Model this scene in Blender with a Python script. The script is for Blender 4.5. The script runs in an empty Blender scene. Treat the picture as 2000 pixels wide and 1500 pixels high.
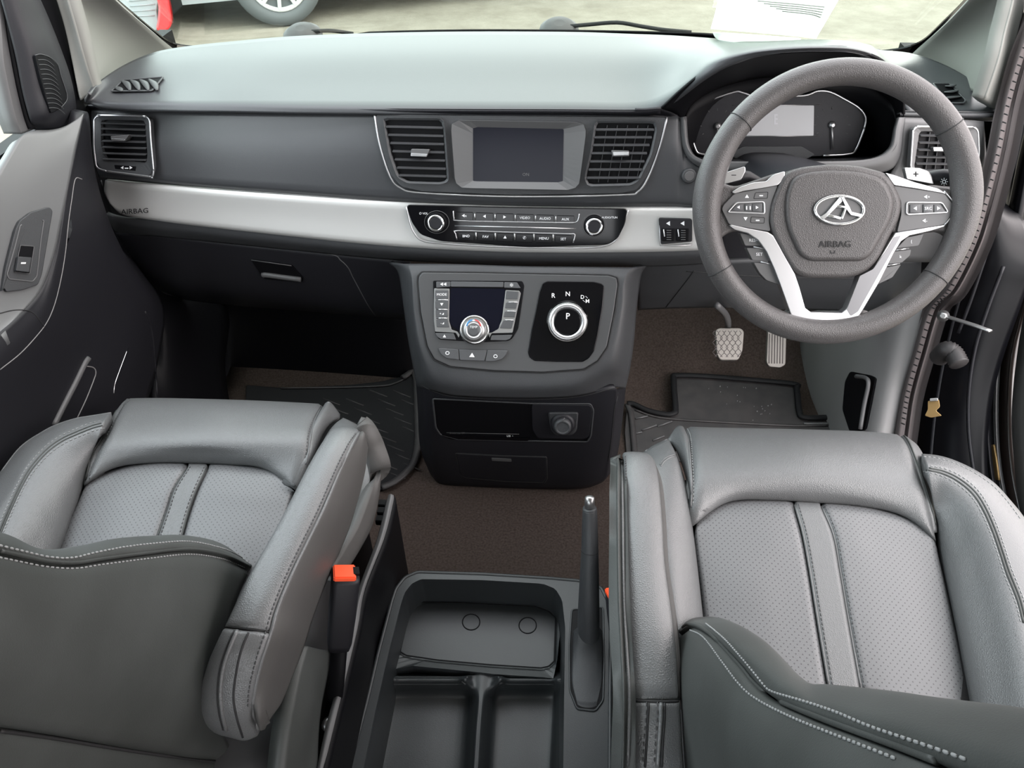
import bpy, bmesh, math, random
from mathutils import Vector, Matrix
from mathutils.bvhtree import BVHTree
from mathutils.geometry import tessellate_polygon
random.seed(4)
RAD = math.radians
S = bpy.context.scene
COL = S.collection
# ------------------------------------------------------------------ camera
F = 1450.0
CAM = Vector((.07, 0, 1.27))
ROT = Matrix.Rotation(RAD(4.5), 3, 'Z') @ Matrix.Rotation(RAD(90-41.5), 3, 'X') @ Matrix.Rotation(RAD(-.4), 3, 'Z')
cd = bpy.data.cameras.new('camera'); cam = bpy.data.objects.new('camera', cd); COL.objects.link(cam)
cd.sensor_width = 36; cd.lens = F*36/2000; cd.clip_start = .02; cd.clip_end = 200
cam.matrix_world = Matrix.Translation(CAM) @ ROT.to_4x4()
S.camera = cam
# ------------------------------------------------------------------ light
S.view_settings.view_transform = 'Standard'; S.view_settings.look = 'None'
S.view_settings.exposure = 2.3; S.view_settings.gamma = 1; S.view_settings.use_curve_mapping = False
w = bpy.data.worlds.new('sky'); S.world = w; w.use_nodes = True
nt = w.node_tree; nt.nodes.clear()
out = nt.nodes.new('ShaderNodeOutputWorld'); bg = nt.nodes.new('ShaderNodeBackground')
tc = nt.nodes.new('ShaderNodeTexCoord'); sep = nt.nodes.new('ShaderNodeSeparateXYZ')
mr = nt.nodes.new('ShaderNodeMapRange'); mr.inputs[1].default_value = -.6; mr.inputs[2].default_value = .8
cr_ = nt.nodes.new('ShaderNodeValToRGB')
cr_.color_ramp.elements[0].color = (.86, .95, 1.0, 1); cr_.color_ramp.elements[1].color = (1.0, .93, .93, 1)
nt.links.new(tc.outputs['Generated'], sep.inputs[0]); nt.links.new(sep.outputs[0], mr.inputs[0])
nt.links.new(mr.outputs[0], cr_.inputs[0]); nt.links.new(cr_.outputs[0], bg.inputs[0])
bg.inputs[1].default_value = 1.12; nt.links.new(bg.outputs[0], out.inputs[0])
sd = bpy.data.lights.new('sun', 'SUN'); sd.energy = .6; sd.angle = RAD(50); sd.color = (1, .96, .95)
sun = bpy.data.objects.new('sun', sd); COL.objects.link(sun)
sun.rotation_euler = Vector((.75, -.5, 1.0)).to_track_quat('Z', 'Y').to_euler()
# ------------------------------------------------------------------ materials
MAT = {}
def mat(name, col, rough=.5, metal=0, spec=.5, bump=None, trans=0, coat=0, noise=None, emit=None, sheen=0):
    m = bpy.data.materials.new(name); m.use_nodes = True
    n = m.node_tree; b = n.nodes['Principled BSDF']
    b.inputs['Base Color'].default_value = (*col, 1); b.inputs['Roughness'].default_value = rough
    b.inputs['Metallic'].default_value = metal; b.inputs['Specular IOR Level'].default_value = spec
    b.inputs['Coat Weight'].default_value = coat; b.inputs['Sheen Weight'].default_value = sheen
    t = n.nodes.new('ShaderNodeTexCoord')
    if noise:                                      # (scale, amount, second colour)
        x = n.nodes.new('ShaderNodeTexNoise'); x.inputs['Scale'].default_value = noise[0]; x.inputs['Detail'].default_value = 6
        r = n.nodes.new('ShaderNodeValToRGB'); r.color_ramp.elements[0].position = .5-noise[1]; r.color_ramp.elements[1].position = .5+noise[1]
        r.color_ramp.elements[0].color = (*col, 1); r.color_ramp.elements[1].color = (*noise[2], 1)
        n.links.new(t.outputs['Object'], x.inputs[0]); n.links.new(x.outputs[0], r.inputs[0]); n.links.new(r.outputs[0], b.inputs['Base Color'])
    if bump:                                       # (kind, scale, strength, distance)
        if bump[0] == 'v':
            x = n.nodes.new('ShaderNodeTexVoronoi'); x.feature = 'DISTANCE_TO_EDGE'; o = x.outputs['Distance']
        else:
            x = n.nodes.new('ShaderNodeTexNoise'); x.inputs['Detail'].default_value = 3; o = x.outputs[0]
        x.inputs['Scale'].default_value = bump[1]
        p = n.nodes.new('ShaderNodeBump'); p.inputs['Strength'].default_value = bump[2]; p.inputs['Distance'].default_value = bump[3]
        n.links.new(t.outputs['Object'], x.inputs['Vector']); n.links.new(o, p.inputs['Height']); n.links.new(p.outputs[0], b.inputs['Normal'])
    if emit:
        b.inputs['Emission Color'].default_value = (*emit[0], 1); b.inputs['Emission Strength'].default_value = emit[1]
    MAT[name] = m
    return m
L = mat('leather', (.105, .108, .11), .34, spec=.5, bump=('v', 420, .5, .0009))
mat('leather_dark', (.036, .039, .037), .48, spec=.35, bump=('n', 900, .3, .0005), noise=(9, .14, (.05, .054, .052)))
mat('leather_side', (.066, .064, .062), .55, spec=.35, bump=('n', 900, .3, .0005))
mat('seam_dark', (.012, .012, .013), .7)
mat('thread', (.22, .225, .225), .6)
mat('thread_dark', (.05, .05, .052), .6)
mat('dash_pad', (.046, .048, .052), .33, spec=.5, bump=('n', 1100, .3, .0005))
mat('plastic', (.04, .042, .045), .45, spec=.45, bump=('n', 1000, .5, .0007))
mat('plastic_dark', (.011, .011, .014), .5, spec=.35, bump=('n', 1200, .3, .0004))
mat('plastic_black', (.004, .004, .005), .5, spec=.12)
mat('plastic_grey', (.085, .085, .087), .45, spec=.5)
mat('kick_grey', (.2, .195, .195), .5)
mat('tray', (.022, .025, .027), .42, spec=.45, bump=('n', 900, .3, .0005))
mat('silver', (.5, .5, .49), .45, metal=.35)
mat('chrome', (.75, .76, .77), .12, metal=1)
mat('satin', (.55, .55, .56), .3, metal=.9)
mat('gloss_black', (.003, .003, .004), .07, spec=.25)
mat('facet_reflection', (.16, .16, .165), .3, metal=.8)
mat('bezel', (.055, .056, .058), .42)
mat('slat', (.05, .051, .054), .4)
mat('door_grey', (.11, .113, .115), .45)
mat('screen', (.006, .0065, .012), .15, spec=.12)
mat('lcd', (.42, .42, .43), .3)
mat('lcd_mark', (.5, .5, .52), .4)
mat('button', (.07, .072, .076), .4)
mat('white', (.8, .8, .8), .5)
mat('icon', (.75, .76, .78), .5)
mat('blue', (.05, .25, .55), .4); mat('red_mark', (.6, .05, .05), .4)
mat('wheel', (.062, .058, .058), .4, spec=.45, bump=('v', 420, .5, .001))
mat('carpet', (.03, .022, .019), .95, spec=.1, bump=('n', 500, .8, .002), noise=(220, .25, (.068, .052, .045)))
mat('carpet_dark', (.01, .01, .01), .95, spec=.1, bump=('n', 500, .8, .002), noise=(220, .25, (.016, .015, .014)))
mat('rubber', (.022, .021, .022), .5, spec=.4, noise=(30, .25, (.04, .036, .036)))
mat('rubber_dark', (.007, .007, .008), .6, spec=.2)
mat('pillar', (.22, .22, .205), .7, spec=.2, bump=('n', 900, .2, .0004))
mat('seal', (.075, .063, .063), .7)
mat('paint', (.003, .003, .004), .35, spec=.16)
mat('paint_brown', (.02, .014, .012), .3, coat=.6)
mat('orange', (.9, .09, .025), .4)
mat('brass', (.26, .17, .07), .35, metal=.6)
mat('pedal', (.25, .23, .21), .55)
mat('metal', (.4, .4, .4), .35, metal=.9)
mat('paper', (.82, .86, .82), .6)
mat('red', (.7, .03, .035), .25, coat=.5)
mat('car_grey', (.28, .31, .33), .3, coat=.5)
mat('car_silver', (.45, .46, .46), .3, coat=.4)
mat('tyre', (.09, .1, .105), .8)
mat('asphalt', (.155, .14, .112), .9, spec=.2, bump=('n', 60, .4, .01), noise=(3.5, .22, (.25, .235, .195)))
for n_ in MAT['asphalt'].node_tree.nodes:
    if n_.type == 'TEX_NOISE' and n_.inputs['Detail'].default_value == 6: n_.inputs['Roughness'].default_value = .75; n_.inputs['Detail'].default_value = 12
mat('headliner', (.6, .6, .57), .9)
def perforated():
    m = mat('leather_perforated', (.105, .107, .111), .36, spec=.5, bump=('v', 520, .3, .0006))
    n = m.node_tree; b = n.nodes['Principled BSDF']
    t = n.nodes.new('ShaderNodeTexCoord'); mp = n.nodes.new('ShaderNodeMapping'); mp.inputs['Scale'].default_value = (172, 172, 0)
    mp.inputs['Rotation'].default_value = (0, 0, RAD(45))
    fr = n.nodes.new('ShaderNodeVectorMath'); fr.operation = 'FRACTION'
    sb = n.nodes.new('ShaderNodeVectorMath'); sb.operation = 'SUBTRACT'; sb.inputs[1].default_value = (.5, .5, 0)
    ln = n.nodes.new('ShaderNodeVectorMath'); ln.operation = 'LENGTH'
    r = n.nodes.new('ShaderNodeValToRGB'); r.color_ramp.elements[0].position = .1; r.color_ramp.elements[1].position = .2
    r.color_ramp.elements[0].color = (.03, .03, .032, 1); r.color_ramp.elements[1].color = (.105, .107, .111, 1)
    n.links.new(t.outputs['Object'], mp.inputs[0]); n.links.new(mp.outputs[0], fr.inputs[0]); n.links.new(fr.outputs[0], sb.inputs[0])
    n.links.new(sb.outputs[0], ln.inputs[0]); n.links.new(ln.outputs['Value'], r.inputs[0]); n.links.new(r.outputs[0], b.inputs['Base Color'])
perforated()
pm = MAT['paper'].node_tree; tl_ = pm.nodes.new('ShaderNodeBsdfTranslucent'); tl_.inputs[0].default_value = (.9, .95, .9, 1); mx_ = pm.nodes.new('ShaderNodeMixShader'); mx_.inputs[0].default_value = .55
pm.links.new(pm.nodes['Principled BSDF'].outputs[0], mx_.inputs[1]); pm.links.new(tl_.outputs[0], mx_.inputs[2]); pm.links.new(mx_.outputs[0], pm.nodes['Material Output'].inputs[0])
def glassmat(name, tint, gl=.06):
    m = bpy.data.materials.new(name); m.use_nodes = True; n = m.node_tree; n.nodes.clear()
    o = n.nodes.new('ShaderNodeOutputMaterial'); mx = n.nodes.new('ShaderNodeMixShader')
    lw = n.nodes.new('ShaderNodeLayerWeight'); pw = n.nodes.new('ShaderNodeMath'); pw.operation = 'POWER'; pw.inputs[1].default_value = 5
    fz = n.nodes.new('ShaderNodeMath'); fz.operation = 'MULTIPLY_ADD'; fz.inputs[1].default_value = gl*6; fz.inputs[2].default_value = .02
    n.links.new(lw.outputs['Facing'], pw.inputs[0]); n.links.new(pw.outputs[0], fz.inputs[0])
    tr = n.nodes.new('ShaderNodeBsdfTransparent'); tr.inputs[0].default_value = (*tint, 1)
    g = n.nodes.new('ShaderNodeBsdfGlossy'); g.inputs['Roughness'].default_value = .02
    n.links.new(fz.outputs[0], mx.inputs[0]); n.links.new(tr.outputs[0], mx.inputs[1]); n.links.new(g.outputs[0], mx.inputs[2]); n.links.new(mx.outputs[0], o.inputs[0])
    MAT[name] = m
glassmat('glass', (.93, .98, .94))
# ------------------------------------------------------------------ geometry helpers
def ray(px, py): return ROT @ Vector(((px-1000)/F, (750-py)/F, -1))
def AT(px, py, v, ax='y'):
    d = ray(px, py); i = 'xyz'.index(ax)
    return CAM + d*((v-CAM[i])/d[i])
def zc(pts, ox, oy, k): return [(ox+p[0]*k, oy+p[1]*k) for p in pts]
WL = {}
def mk(name, vs, fs, m, parent=None, smooth=True, origin=None):
    vs = [Vector(v) for v in vs]
    if parent is not None: o0 = WL[parent.name]
    else:
        o0 = origin or Vector((sum(v.x for v in vs)/len(vs), sum(v.y for v in vs)/len(vs), min(v.z for v in vs)))
    me = bpy.data.meshes.new(name); me.from_pydata([v-o0 for v in vs], [], fs); me.update()
    if smooth: me.shade_smooth()
    me.materials.append(MAT[m] if isinstance(m, str) else m)
    o = bpy.data.objects.new(name, me); COL.objects.link(o)
    if parent is not None: o.parent = parent
    else: o.location = o0
    WL[o.name] = o0.copy()
    return o
def tag(o, label, cat, group=None, kind=None):
    o['label'] = label; o['category'] = cat
    if group: o['group'] = group
    if kind: o['kind'] = kind
    return o
def thing(name, label, cat, loc, group=None):
    o = bpy.data.objects.new(name, None); COL.objects.link(o); o.location = loc; o.empty_display_size = .05
    WL[o.name] = Vector(loc); return tag(o, label, cat, group)
def struct(o, label=None):
    o['kind'] = 'structure'
    if label: o['label'] = label
    return o
def c1(a, b, c, d, t):
    return .5*((2*b)+(c-a)*t+(2*a-5*b+4*c-d)*t*t+(3*b-a-3*c+d)*t*t*t)
def crline(P, n, closed=False):
    out = []; N = len(P); seg = N if closed else N-1
    for i in range(seg):
        if closed: a, b, c, d = P[(i-1) % N], P[i], P[(i+1) % N], P[(i+2) % N]
        else:
            b, c = P[i], P[i+1]; a = P[i-1] if i else b*2-c; d = P[i+2] if i+2 < N else c*2-b
        for k in range(n): out.append(c1(a, b, c, d, k/n))
    if not closed: out.append(P[-1].copy())
    return out
def even(P, n, closed=False):
    Q = P+[P[0]] if closed else P
    L_ = [0]
    for a, b in zip(Q, Q[1:]): L_.append(L_[-1]+(b-a).length)
    out = []; j = 0; m = n if closed else n-1
    for k in range(n):
        s = L_[-1]*k/m
        while j < len(L_)-2 and L_[j+1] < s: j += 1
        t = (s-L_[j])/max(1e-9, L_[j+1]-L_[j]); out.append(Q[j].lerp(Q[j+1], min(1, max(0, t))))
    return out
def dense(grid, nu, nv):
    rows = [crline(r, nu) for r in grid]
    cols = [crline([r[j] for r in rows], nv) for j in range(len(rows[0]))]
    return [[cols[j][i] for j in range(len(cols))] for i in range(len(cols[0]))]
BV = {}
def normals(D):
    R, C = len(D), len(D[0]); N = []
    for i in range(R):
        r = []
        for j in range(C):
            du = D[i][min(C-1, j+1)]-D[i][max(0, j-1)]; dv = D[min(R-1, i+1)][j]-D[max(0, i-1)][j]
            n = du.cross(dv)
            r.append(n.normalized() if n.length > 1e-12 else Vector((0, 0, 1)))
        N.append(r)
    m = sum((N[i][j].dot(CAM-D[i][j]) for i in range(R) for j in range(C)))
    if m < 0: N = [[-n for n in r] for r in N]
    return N, m < 0
def panel(name, grid, m, parent=None, th=.012, roll=(0, 0, 'tblr'), n=(6, 6), ax='y', keep=True):
    """smooth padded sheet through a grid of control points (px, py, depth[, axis])"""
    G = [[(p if isinstance(p, Vector) else AT(p[0], p[1], p[2], p[3] if len(p) > 3 else ax)) for p in r] for r in grid]
    D = dense(G, n[0], n[1]); R, C = len(D), len(D[0])
    N, flip = normals(D)
    rr, dp, sides = (*roll, 'tblr')[:3]
    if rr:
        acc_r = [[0]*C for _ in range(R)]; acc_c = [[0]*C for _ in range(R)]
        for i in range(R):
            for j in range(1, C): acc_c[i][j] = acc_c[i][j-1]+(D[i][j]-D[i][j-1]).length
        for j in range(C):
            for i in range(1, R): acc_r[i][j] = acc_r[i-1][j]+(D[i][j]-D[i-1][j]).length
        D2 = []
        for i in range(R):
            row = []
            for j in range(C):
                off = 0
                for s, d in (('l', acc_c[i][j]), ('r', acc_c[i][-1]-acc_c[i][j]), ('t', acc_r[i][j]), ('b', acc_r[-1][j]-acc_r[i][j])):
                    if s in sides and d < rr: off = max(off, 1-math.sqrt(max(0, 1-(1-d/rr)**2)))
                row.append(D[i][j]-N[i][j]*dp*off)
            D2.append(row)
        D = D2
    vs = [p for r in D for p in r]+[D[i][j]-N[i][j]*th for i in range(R) for j in range(C)]
    K = R*C; fs = []
    for i in range(R-1):
        for j in range(C-1):
            a, b, c, d = i*C+j, i*C+j+1, (i+1)*C+j+1, (i+1)*C+j
            f = (a, b, c, d) if not flip else (d, c, b, a)
            fs.append(f); fs.append(tuple(K+x for x in reversed(f)))
    edge = [(0, j) for j in range(C)]+[(i, C-1) for i in range(1, R)]+[(R-1, j) for j in range(C-2, -1, -1)]+[(i, 0) for i in range(R-2, 0, -1)]
    e = [i*C+j for i, j in edge]
    for a, b in zip(e, e[1:]+e[:1]):
        fs.append((b, a, K+a, K+b) if not flip else (a, b, K+b, K+a))
    o = mk(name, vs, fs, m, parent)
    if keep: BV[o.name] = BVHTree.FromPolygons(vs, fs)
    return o
def hit(px, py, objs):
    d = ray(px, py).normalized(); best = None
    for o in objs:
        h = BV[o.name].ray_cast(CAM, d)
        if h[0] is not None and (best is None or h[3] < best[2]):
            n = h[1] if h[1].dot(d) < 0 else -h[1]
            best = (h[0], n, h[3])
    return best
class Frame:
    def __init__(s, p, n): s.p = p; s.n = n.normalized() if n.dot(CAM-p) > 0 else -n.normalized()
    def at(s, px, py, h=0):
        d = ray(px, py); q = s.p+s.n*h
        return CAM+d*((q-CAM).dot(s.n)/d.dot(s.n))
    def scale(s, px, py): return (s.at(px, py-5)-s.at(px, py+5)).length/10
def F3(a, b, c): return Frame((a+b+c)/3, (b-a).cross(c-a))
def Fh(objs, pts, lift=0):
    P = [hit(x, y, objs)[0] for x, y in pts]; f = F3(*P); f.p = f.p+f.n*lift; return f
def rnd(pts, r, n=4):
    """round polygon corners; r one radius (px) or a list"""
    out = []; N = len(pts)
    for i in range(N):
        p = Vector(pts[i][:2]); a = Vector(pts[i-1][:2]); b = Vector(pts[(i+1) % N][:2])
        q = r[i] if isinstance(r, (list, tuple)) else r
        q = min(q, (a-p).length*.48, (b-p).length*.48)
        if q < .2: out.append(p); continue
        s = p+(a-p).normalized()*q; e = p+(b-p).normalized()*q
        for k in range(n+1):
            t = k/n; out.append(s*(1-t)**2+p*2*t*(1-t)+e*t*t)
    return [(v.x, v.y) for v in out]
def ccw(P):
    a = sum(P[i][0]*P[(i+1) % len(P)][1]-P[(i+1) % len(P)][0]*P[i][1] for i in range(len(P)))
    return P if a > 0 else list(reversed(P))
def inset2(P, d):
    out = []; N = len(P)
    for i in range(N):
        a, b, c = Vector(P[i-1]), Vector(P[i]), Vector(P[(i+1) % N])
        e1 = (b-a).normalized() if (b-a).length > 1e-9 else Vector((1, 0)); e2 = (c-b).normalized() if (c-b).length > 1e-9 else e1
        n = Vector((-e1.y, e1.x))+Vector((-e2.y, e2.x))
        if n.length < 1e-6: n = Vector((-e1.y, e1.x))
        n.normalize(); q = max(.5, n.dot(Vector((-e1.y, e1.x))))
        out.append(tuple(b+n*d/q))
    return out
def plate(name, pts, fr, h0, h1, m, parent=None, bev=0, bh=None, hole=None, smooth=True):
    """pixel outline lying on frame fr, from height h0 to h1 along its normal, rounded edge of bev px"""
    P = ccw([tuple(p[:2]) for p in pts]); n = len(P); rings = [(P, h0)]
    if bev:
        bh_ = bh if bh is not None else bev*fr.scale(*P[0])
        for k in range(4):
            a = k/3*math.pi/2; rings.append((inset2(P, bev*(1-math.cos(a))), h1-bh_+bh_*math.sin(a)))
    else: rings.append((P, h1))
    vs = []
    for ri, (q, h) in enumerate(rings):
        if ri == 0:
            tp = rings[1]; vs += [fr.at(x, y, tp[1])-fr.n*(tp[1]-h0) for x, y in P]
        else: vs += [fr.at(x, y, h) for x, y in q]
    fs = []
    for r in range(len(rings)-1):
        for i in range(n):
            j = (i+1) % n; fs.append((r*n+i, r*n+j, (r+1)*n+j, (r+1)*n+i))
    top = (len(rings)-1)*n
    fs.append(tuple(reversed(range(n)))); fs.append(tuple(top+i for i in range(n)))
    # orientation: pixel y grows downward, so swap
    fs = [tuple(reversed(f)) for f in fs]
    o = mk(name, vs, fs, m, parent, smooth=False)
    if smooth and bev:
        me = o.data
        for p in me.polygons: p.use_smooth = len(p.vertices) == 4
    BV[o.name] = BVHTree.FromPolygons(vs, fs)
    return o
def ringp(name, outer, inner, fr, h0, h1, m, parent=None, N=72, h2=None):
    """flat ring between two pixel outlines; the inner edge may sink to h2"""
    def rs(P, c):
        P = ccw(P); V = even([Vector((x, y, 0)) for x, y in P], 400, True)
        out = []
        for k in range(N):
            a = 2*math.pi*k/N; d = Vector((math.cos(a), math.sin(a), 0))
            out.append(max(V, key=lambda v: (v-c).normalized().dot(d)))
        return out
    c = Vector((sum(p[0] for p in inner)/len(inner), sum(p[1] for p in inner)/len(inner), 0))
    O, I = rs(outer, c), rs(inner, c); h2 = h1 if h2 is None else h2
    vs = [fr.at(v.x, v.y, h1)-fr.n*(h1-h0) for v in O]+[fr.at(v.x, v.y, h1) for v in O]+[fr.at(v.x, v.y, h2) for v in I]+[fr.at(v.x, v.y, h2)-fr.n*(h2-h0+.0001) for v in I]
    fs = []
    for r in range(4):
        for i in range(N):
            j = (i+1) % N; q = (r+1) % 4; fs.append((q*N+i, q*N+j, r*N+j, r*N+i))
    o = mk(name, vs, fs, m, parent, smooth=False)
    BV[o.name] = BVHTree.FromPolygons(vs, fs)
    return o
def sweep(name, P, r, m, parent=None, closed=False, seg=8, flat=1, cap=True, up=None):
    """tube along 3D points; r number or list; flat squashes it along 'up'"""
    n = len(P); vs = []; R_ = r if isinstance(r, (list, tuple)) else [r]*n
    prev = up or Vector((0, 0, 1))
    for i in range(n):
        a = P[i-1] if (i or closed) else P[0]; b = P[(i+1) % n] if (i < n-1 or closed) else P[-1]
        t = (b-a).normalized(); u = (prev if up is None else up); u = u-t*u.dot(t)
        if u.length < 1e-5: u = Vector((1, 0, 0))-t*t.x
        u.normalize(); s = t.cross(u); prev = u
        for k in range(seg):
            an = 2*math.pi*k/seg; vs.append(P[i]+(s*math.cos(an)+u*math.sin(an)*flat)*R_[i])
    fs = []
    for i in range(n if closed else n-1):
        j = (i+1) % n
        for k in range(seg): fs.append((i*seg+k, i*seg+(k+1) % seg, j*seg+(k+1) % seg, j*seg+k))
    if cap and not closed: fs.append(tuple(reversed(range(seg)))); fs.append(tuple((n-1)*seg+k for k in range(seg)))
    return mk(name, vs, fs, m, parent)
def line(name, pts, fr, h, rpx, m, parent=None, closed=False, flat=.6, smooth=True, n=5):
    P = [fr.at(x, y, h) for x, y in pts]
    if smooth: P = crline(P, n, closed)
    return sweep(name, P, rpx*fr.scale(*pts[0]), m, parent, closed, flat=flat, up=fr.n)
def onsurf(pts, objs, lift=.0005, n=6, count=None):
    Q = crline([Vector((x, y, 0)) for x, y in pts], n)
    if count: Q = even(Q, count)
    out = []
    for q in Q:
        h = hit(q.x, q.y, objs)
        if h: out.append((h[0]+h[1]*lift, h[1]))
    return out
def seam(name, pts, objs, r, m, parent, lift=.0, n=6):
    Q = onsurf(pts, objs, lift, n)
    if len(Q) < 2: return
    return sweep(name, [q[0] for q in Q], r, m, parent, seg=6)
def stitches(name, pts, objs, m, parent, pitch=.006, ln=.004, r=.0007, lift=.0004):
    Q = onsurf(pts, objs, lift, 8)
    if len(Q) < 2: return
    P = [q[0] for q in Q]; tot = sum((b-a).length for a, b in zip(P, P[1:])); k = max(2, int(tot/pitch))
    E = even(P, k); vs = []; fs = []
    for i in range(k-1):
        t = (E[i+1]-E[i])
        if t.length > pitch*2: continue
        t.normalize(); u = Q[min(len(Q)-1, int(i/k*len(Q)))][1]; u = (u-t*u.dot(t)).normalized(); s = t.cross(u)
        b = len(vs)
        for d, q in ((-.5, .5), (-.25, 1), (.25, 1), (.5, .5)):
            for an in range(5):
                a = 2*math.pi*an/5; vs.append(E[i]+t*ln*d+(s*math.cos(a)+u*math.sin(a))*r*q)
        for g in range(3):
            for an in range(5): fs.append((b+g*5+an, b+g*5+(an+1) % 5, b+g*5+5+(an+1) % 5, b+g*5+5+an))
        fs.append(tuple(b+4-x for x in range(5))); fs.append(tuple(b+15+x for x in range(5)))
    if vs: return mk(name, vs, fs, m, parent)
def box(name, x0, x1, y0, y1, z0, z1, m, parent=None, bev=0):
    bm = bmesh.new(); bmesh.ops.create_cube(bm, size=1)
    for v in bm.verts: v.co = Vector(((x0+x1)/2+v.co.x*(x1-x0), (y0+y1)/2+v.co.y*(y1-y0), (z0+z1)/2+v.co.z*(z1-z0)))
    if bev: bmesh.ops.bevel(bm, geom=bm.edges[:], offset=bev, segments=3, affect='EDGES')
    bm.verts.index_update(); vs = [v.co.copy() for v in bm.verts]; fs = [tuple(v.index for v in f.verts) for f in bm.faces]; bm.free()
    return mk(name, vs, fs, m, parent, smooth=False)
def obox(name, c, ax, ay, az, m, parent=None, bev=0):
    """box from centre and three half-axis vectors"""
    bm = bmesh.new(); bmesh.ops.create_cube(bm, size=2)
    if bev:
        for v in bm.verts: v.co = Vector((v.co.x*ax.length, v.co.y*ay.length, v.co.z*az.length))
        bmesh.ops.bevel(bm, geom=bm.edges[:], offset=bev, segments=2, affect='EDGES')
        for v in bm.verts: v.co = c+ax.normalized()*v.co.x+ay.normalized()*v.co.y+az.normalized()*v.co.z
    else:
        for v in bm.verts: v.co = c+ax*v.co.x+ay*v.co.y+az*v.co.z
    bm.verts.index_update(); vs = [v.co.copy() for v in bm.verts]; fs = [tuple(v.index for v in f.verts) for f in bm.faces]; bm.free()
    return mk(name, vs, fs, m, parent, smooth=False)
def lathe(name, c, n, prof, m, parent=None, seg=36, xdir=None):
    """prof: list of (radius, height) about axis n at c"""
    n = n.normalized(); u = (xdir or Vector((1, 0, 0))); u = (u-n*u.dot(n)).normalized(); v = n.cross(u)
    vs = []; fs = []
    for r, h in prof:
        for k in range(seg):
            a = 2*math.pi*k/seg; vs.append(c+(u*math.cos(a)+v*math.sin(a))*r+n*h)
    for i in range(len(prof)-1):
        for k in range(seg): fs.append((i*seg+k, i*seg+(k+1) % seg, (i+1)*seg+(k+1) % seg, (i+1)*seg+k))
    fs.append(tuple(reversed(range(seg)))); fs.append(tuple((len(prof)-1)*seg+k for k in range(seg)))
    o = mk(name, vs, fs, m, parent, smooth=False)
    for p in o.data.polygons: p.use_smooth = len(p.vertices) == 4
    return o
def circ(cx, cy, rx, ry=None, n=28, a0=0): 
    ry = ry or rx
    return [(cx+rx*math.cos(a0+2*math.pi*k/n), cy+ry*math.sin(a0+2*math.pi*k/n)) for k in range(n)]
def text(s, fr, px, py, hpx, m, parent, name='marking', h=.0005, rot=0, bold=0, sx=1):
    cu = bpy.data.curves.new('t', 'FONT'); cu.body = s; cu.align_x = 'CENTER'; cu.align_y = 'CENTER'; cu.size = 1.4; cu.extrude = 0; cu.offset = bold; cu.resolution_u = 2
    to = bpy.data.objects.new('t', cu); COL.objects.link(to)
    dg = bpy.context.evaluated_depsgraph_get(); me = bpy.data.meshes.new_from_object(to.evaluated_get(dg))
    o0 = fr.at(px, py, h); c, sn = math.cos(rot), math.sin(rot)
    X_ = (fr.at(px+5*c, py+5*sn, h)-o0)/5*hpx; Y_ = (fr.at(px+5*sn, py-5*c, h)-o0)/5*hpx
    vs = [o0+X_*v.co.x*sx+Y_*v.co.y for v in me.vertices]; fs = [tuple(p.vertices) for p in me.polygons]
    k = len(vs); vs2 = vs+[v-fr.n*.0004 for v in vs]; from collections import Counter
    ec = Counter(); 
    for f in fs:
        for a, b in zip(f, f[1:]+f[:1]): ec[(a, b)] += 1
    f2 = list(fs)+[tuple(k+x for x in reversed(f)) for f in fs]+[(b, a, a+k, b+k) for (a, b) in ec if (b, a) not in ec]
    bpy.data.objects.remove(to); bpy.data.curves.remove(cu); bpy.data.meshes.remove(me)
    return mk(name, vs2, f2, m, parent, smooth=False)
# ================================================================== PLACE
# ---- ground outside
g = box('ground', -14, 14, 1.9, 30, -.5, -.45, 'asphalt'); struct(g, 'pale dusty asphalt yard outside the windscreen')
g2 = box('ground', .95, 14, -8, 1.9, -.5, -.45, 'asphalt'); struct(g2, 'pale asphalt beside the open driver door')
g3 = box('ground', -14, -.95, -8, 1.9, -.5, -.45, 'asphalt'); struct(g3, 'pale asphalt beyond the passenger window')
# ---- cabin floor with toe board
def V3(*a): return Vector(a)
fl = panel('floor', [[V3(-.8, -.3, -.002), V3(-.3, -.3, 0), V3(.3, -.3, 0), V3(.8, -.3, -.002)],
                     [V3(-.8, .6, -.002), V3(-.3, .6, 0), V3(.3, .6, 0), V3(.8, .6, -.002)],
                     [V3(-.8, 1.2, -.002), V3(-.3, 1.2, 0), V3(.3, 1.2, 0), V3(.8, 1.2, -.002)],
                     [V3(-.8, 1.48, .0), V3(-.3, 1.48, 0), V3(.3, 1.48, 0.0), V3(.8, 1.48, .0)],
                     [V3(-.8, 1.66, .2), V3(-.3, 1.66, .2), V3(.3, 1.66, .2), V3(.8, 1.66, .2)],
                     [V3(-.8, 1.75, .62), V3(-.3, 1.75, .62), V3(.3, 1.75, .62), V3(.8, 1.75, .62)]], 'carpet', th=.03)
struct(fl, 'brown carpeted cabin floor and toe board')
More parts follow.
